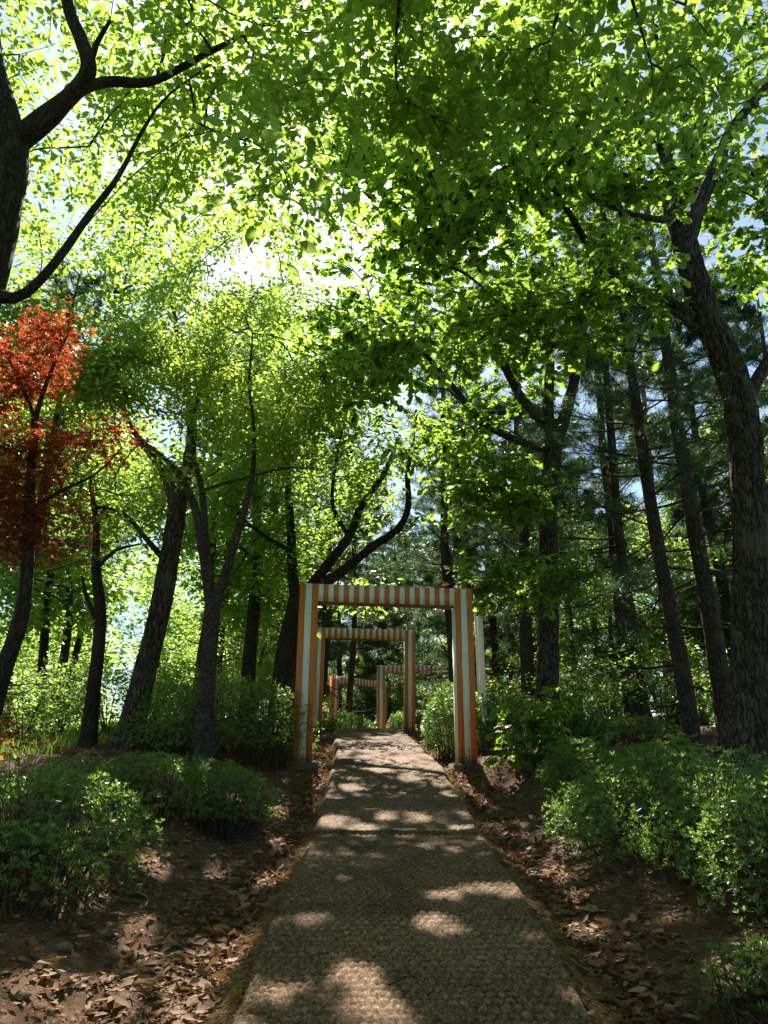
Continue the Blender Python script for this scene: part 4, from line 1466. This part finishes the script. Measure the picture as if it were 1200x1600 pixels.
for k, (px, Y, lb) in enumerate(spots):
    s = SV[k] if k < 2 else copy_tree(SV[k % 2])
    s.location = rp(px, Y)
    s.rotation_euler = (0, 0, rng.random() * 6)
    q = .75 + .4 * rng.random()
    s.scale = (q, q, q)
    s["label"] = lb

# ------------------------------------------------------------------ forest floor: dead leaves, twigs, needles, stones, grass
CURL = T([(0, 0, 0), (.3, .17, .10), (.35, 0, .02), (.3, -.17, .12), (.7, .24, .14), (.68, 0, .05), (.7, -.22, .08), (1, .02, .16)],
         [(0, 2, 1), (0, 3, 2), (1, 2, 5), (1, 5, 4), (2, 3, 6), (2, 6, 5), (4, 5, 7), (5, 6, 7)])


def litter_pts(n, y0, y1, umax, pw=1.5, ditch=.6):
    yy = y0 + (y1 - y0) * rng.random(n) ** pw
    sd = np.where(rng.random(n) < .5, -1, 1)
    u = np.where(rng.random(n) < ditch, .80 + np.abs(rng.normal(size=n)) * .28, .8 + (umax - .8) * rng.random(n))
    xx = pathx(yy) + sd * u
    keep = vnoise(xx, yy, .35, 51) + (u < 1.4) * .5 > -.6
    xx, yy = xx[keep], yy[keep]
    return np.stack([xx, yy, ground(xx, yy)], -1)


mb = MB()
p = litter_pts(30000, 2.8, 20, 5.5, 1.7, .38)
n = len(p)
p[:, 2] += .004 + .02 * rng.random(n)
nm = np.stack([.38 * rng.normal(size=n), .38 * rng.normal(size=n), np.ones(n)], -1)
h_ = n // 2
for sl, tm_ in ((slice(0, h_), CURL), (slice(h_, n), OAKS)):
    q_ = p[sl]
    scatter(mb, tm_, q_, unit(len(q_)) * [1, 1, .25], nm[sl], .035 + .08 * rng.random(len(q_)) ** 1.5, rnd=rng.beta(1.6, 2.2, len(q_)), widen=.7 + .7 * rng.random(len(q_)))
p = litter_pts(42000, 2.8, 16, 5.5, 1.7, .3)
n = len(p)
p[:, 2] += .004 + .008 * rng.random(n)
nm = np.stack([.5 * rng.normal(size=n), .5 * rng.normal(size=n), np.ones(n)], -1)
scatter(mb, WIDE, p, unit(n) * [1, 1, .35], nm, .012 + .03 * rng.random(n) ** 1.5, rnd=rng.beta(1.5, 2, n))
n = 240
yy = 3.4 + 15 * rng.random(n)
p = np.stack([pathx(yy) + rng.uniform(-.75, .75, n), yy, pathz(yy) + .085], -1)
scatter(mb, CURL, p, unit(n) * [1, 1, .1], np.array([[0, 0, 1.]]) + .2 * rng.normal(size=(n, 3)), .012 + .04 * rng.random(n) ** 2)
o = mb.build("leaf_litter", M['litter'])
tag(o, "dry brown oak leaves drifted along both edges of the mat", "leaf litter", kind="stuff")

mb = MB()
p = litter_pts(26000, 2.8, 14, 5, 1.5, .3)
n = len(p)
p[:, 2] += .012
scatter(mb, T([(0, -.012, 0), (0, .012, 0), (1, 0, .06)], [(0, 1, 2)]), p, unit(n) * [1, 1, .25], unit(n), .05 + .07 * rng.random(n))
o = mb.build("pine_needle_litter", M['fibre'])
tag(o, "rust coloured fallen pine needles strewn over the bare soil", "needles", kind="stuff")

mb = MB()
p = litter_pts(900, 2.8, 14, 5, 1.4, .3)
for q in p:
    L = .06 + .22 * random.random() ** 2
    d = unit(1)[0] * [1, 1, .12]
    m1 = q + d * L * .5 + rng.normal(size=3) * .01 + [0, 0, .015]
    tube(mb, [q + [0, 0, .01], m1, q + d * L + [0, 0, .012]], [.004, .0035, .002], seg=4, resample=False)
o = mb.build("fallen_twigs", M['stem'])
tag(o, "thin dry twigs scattered on the soil beside the path", "twigs", kind="stuff")

mb = MB()
ico = [(-.53, 0, .85), (.53, 0, .85), (-.53, 0, -.85), (.53, 0, -.85), (0, .85, .53), (0, .85, -.53), (0, -.85, .53), (0, -.85, -.53), (.85, .53, 0), (-.85, .53, 0), (.85, -.53, 0), (-.85, -.53, 0)]
icf = [(0, 1, 4), (0, 4, 9), (9, 4, 5), (4, 8, 5), (4, 1, 8), (8, 1, 10), (8, 10, 3), (5, 8, 3), (5, 3, 2), (2, 3, 7), (7, 3, 10), (7, 10, 6), (7, 6, 11), (11, 6, 0), (0, 6, 1), (6, 10, 1), (9, 11, 0), (9, 2, 11), (9, 5, 2), (7, 11, 2)]
p = litter_pts(5500, 2.8, 12, 4.5, 1.5, .2)
for q in p:
    s = .005 + .018 * random.random() ** 3
    v = np.array(ico) * (s * (.7 + .6 * rng.random(3))) * (1 + .2 * rng.normal(size=(12, 1)))
    mb.add(v + q, f3=icf)
o = mb.build("pebbles", M['stone'])
tag(o, "small grey and tan pebbles in the trampled soil", "pebbles", kind="stuff")

# single stones and twigs that can be picked out
for px, py, s, lb in [(95, 1485, .05, "flat brown stone half buried at the lower left"), (30, 1560, .04, "small stone at the lower left corner"), (505, 1200, .07, "flat grey stone beside the nearest gate's left footing")]:
    # march the ray to the ground
    for Yq in np.arange(3, 14, .02):
        q = P(px, py, Yq)
        if q[2] <= G(q[0], q[1]):
            break
    mb = MB()
    v = np.array(ico) * [s * 1.3, s, s * .5] * (1 + .2 * rng.normal(size=(12, 3)))
    mb.add(v, f3=icf)
    o = mb.build("stone", M['stone'])
    o.location = (q[0], q[1], G(q[0], q[1]) + s * .12)
    tag(o, lb, "stone")
for px, py, L, a, lb in [(582, 1418, .16, -50, "thin dark twig lying on the mat near its middle"), (618, 1405, .07, 120, "short bent twig on the mat just above the thin dark one"), (632, 1532, .18, 35, "forked twig on the mat near the bottom of the picture"),
                         (497, 1495, .10, 10, "tiny twig on the mat's left side")]:
    for Yq in np.arange(3, 14, .01):
        q = P(px, py, Yq)
        if q[2] <= float(pathz(Yq)) + .085:
            break
    d = np.array((math.cos(R(a)), math.sin(R(a)), .15))
    mb = MB()
    tube(mb, [-d * L / 2, np.array((.01, -.01, .012)), d * L / 2 + [0, .02, 0]], [.003, .0035, .002], seg=5, resample=False)
    if "forked" in lb:
        tube(mb, [np.array((.01, -.01, .012)), np.array((.05, -.05, .02)), np.array((.06, -.1, .015))], [.003, .0025, .0015], seg=5, resample=False)
    o = mb.build("twig", M['twig'])
    o.location = (q[0], q[1], float(pathz(q[1])) + .09 + math.sin(R(abs(a))) * 0)
    tag(o, lb, "twig")

# bright grass and low weeds over the left edge of the bank
mb = MB()
n = 9000
xx = rng.uniform(-11, -4.6, n)
yy = rng.uniform(11, 20, n)
k = vnoise(xx, yy, .8, 61) > -.4
xx, yy = xx[k], yy[k]
n = len(xx)
p = np.stack([xx, yy, ground(xx, yy) - .01], -1)
scatter(mb, T([(0, -.05, 0), (0, .05, 0), (1, 0, .1)], [(0, 1, 2)]), p, np.stack([.4 * rng.normal(size=n), .4 * rng.normal(size=n), np.ones(n)], -1), unit(n), .12 + .18 * rng.random(n))
o = mb.build("grass", M['grass'])
tag(o, "sunlit grass and weeds at the left edge of the bank", "grass", kind="stuff")
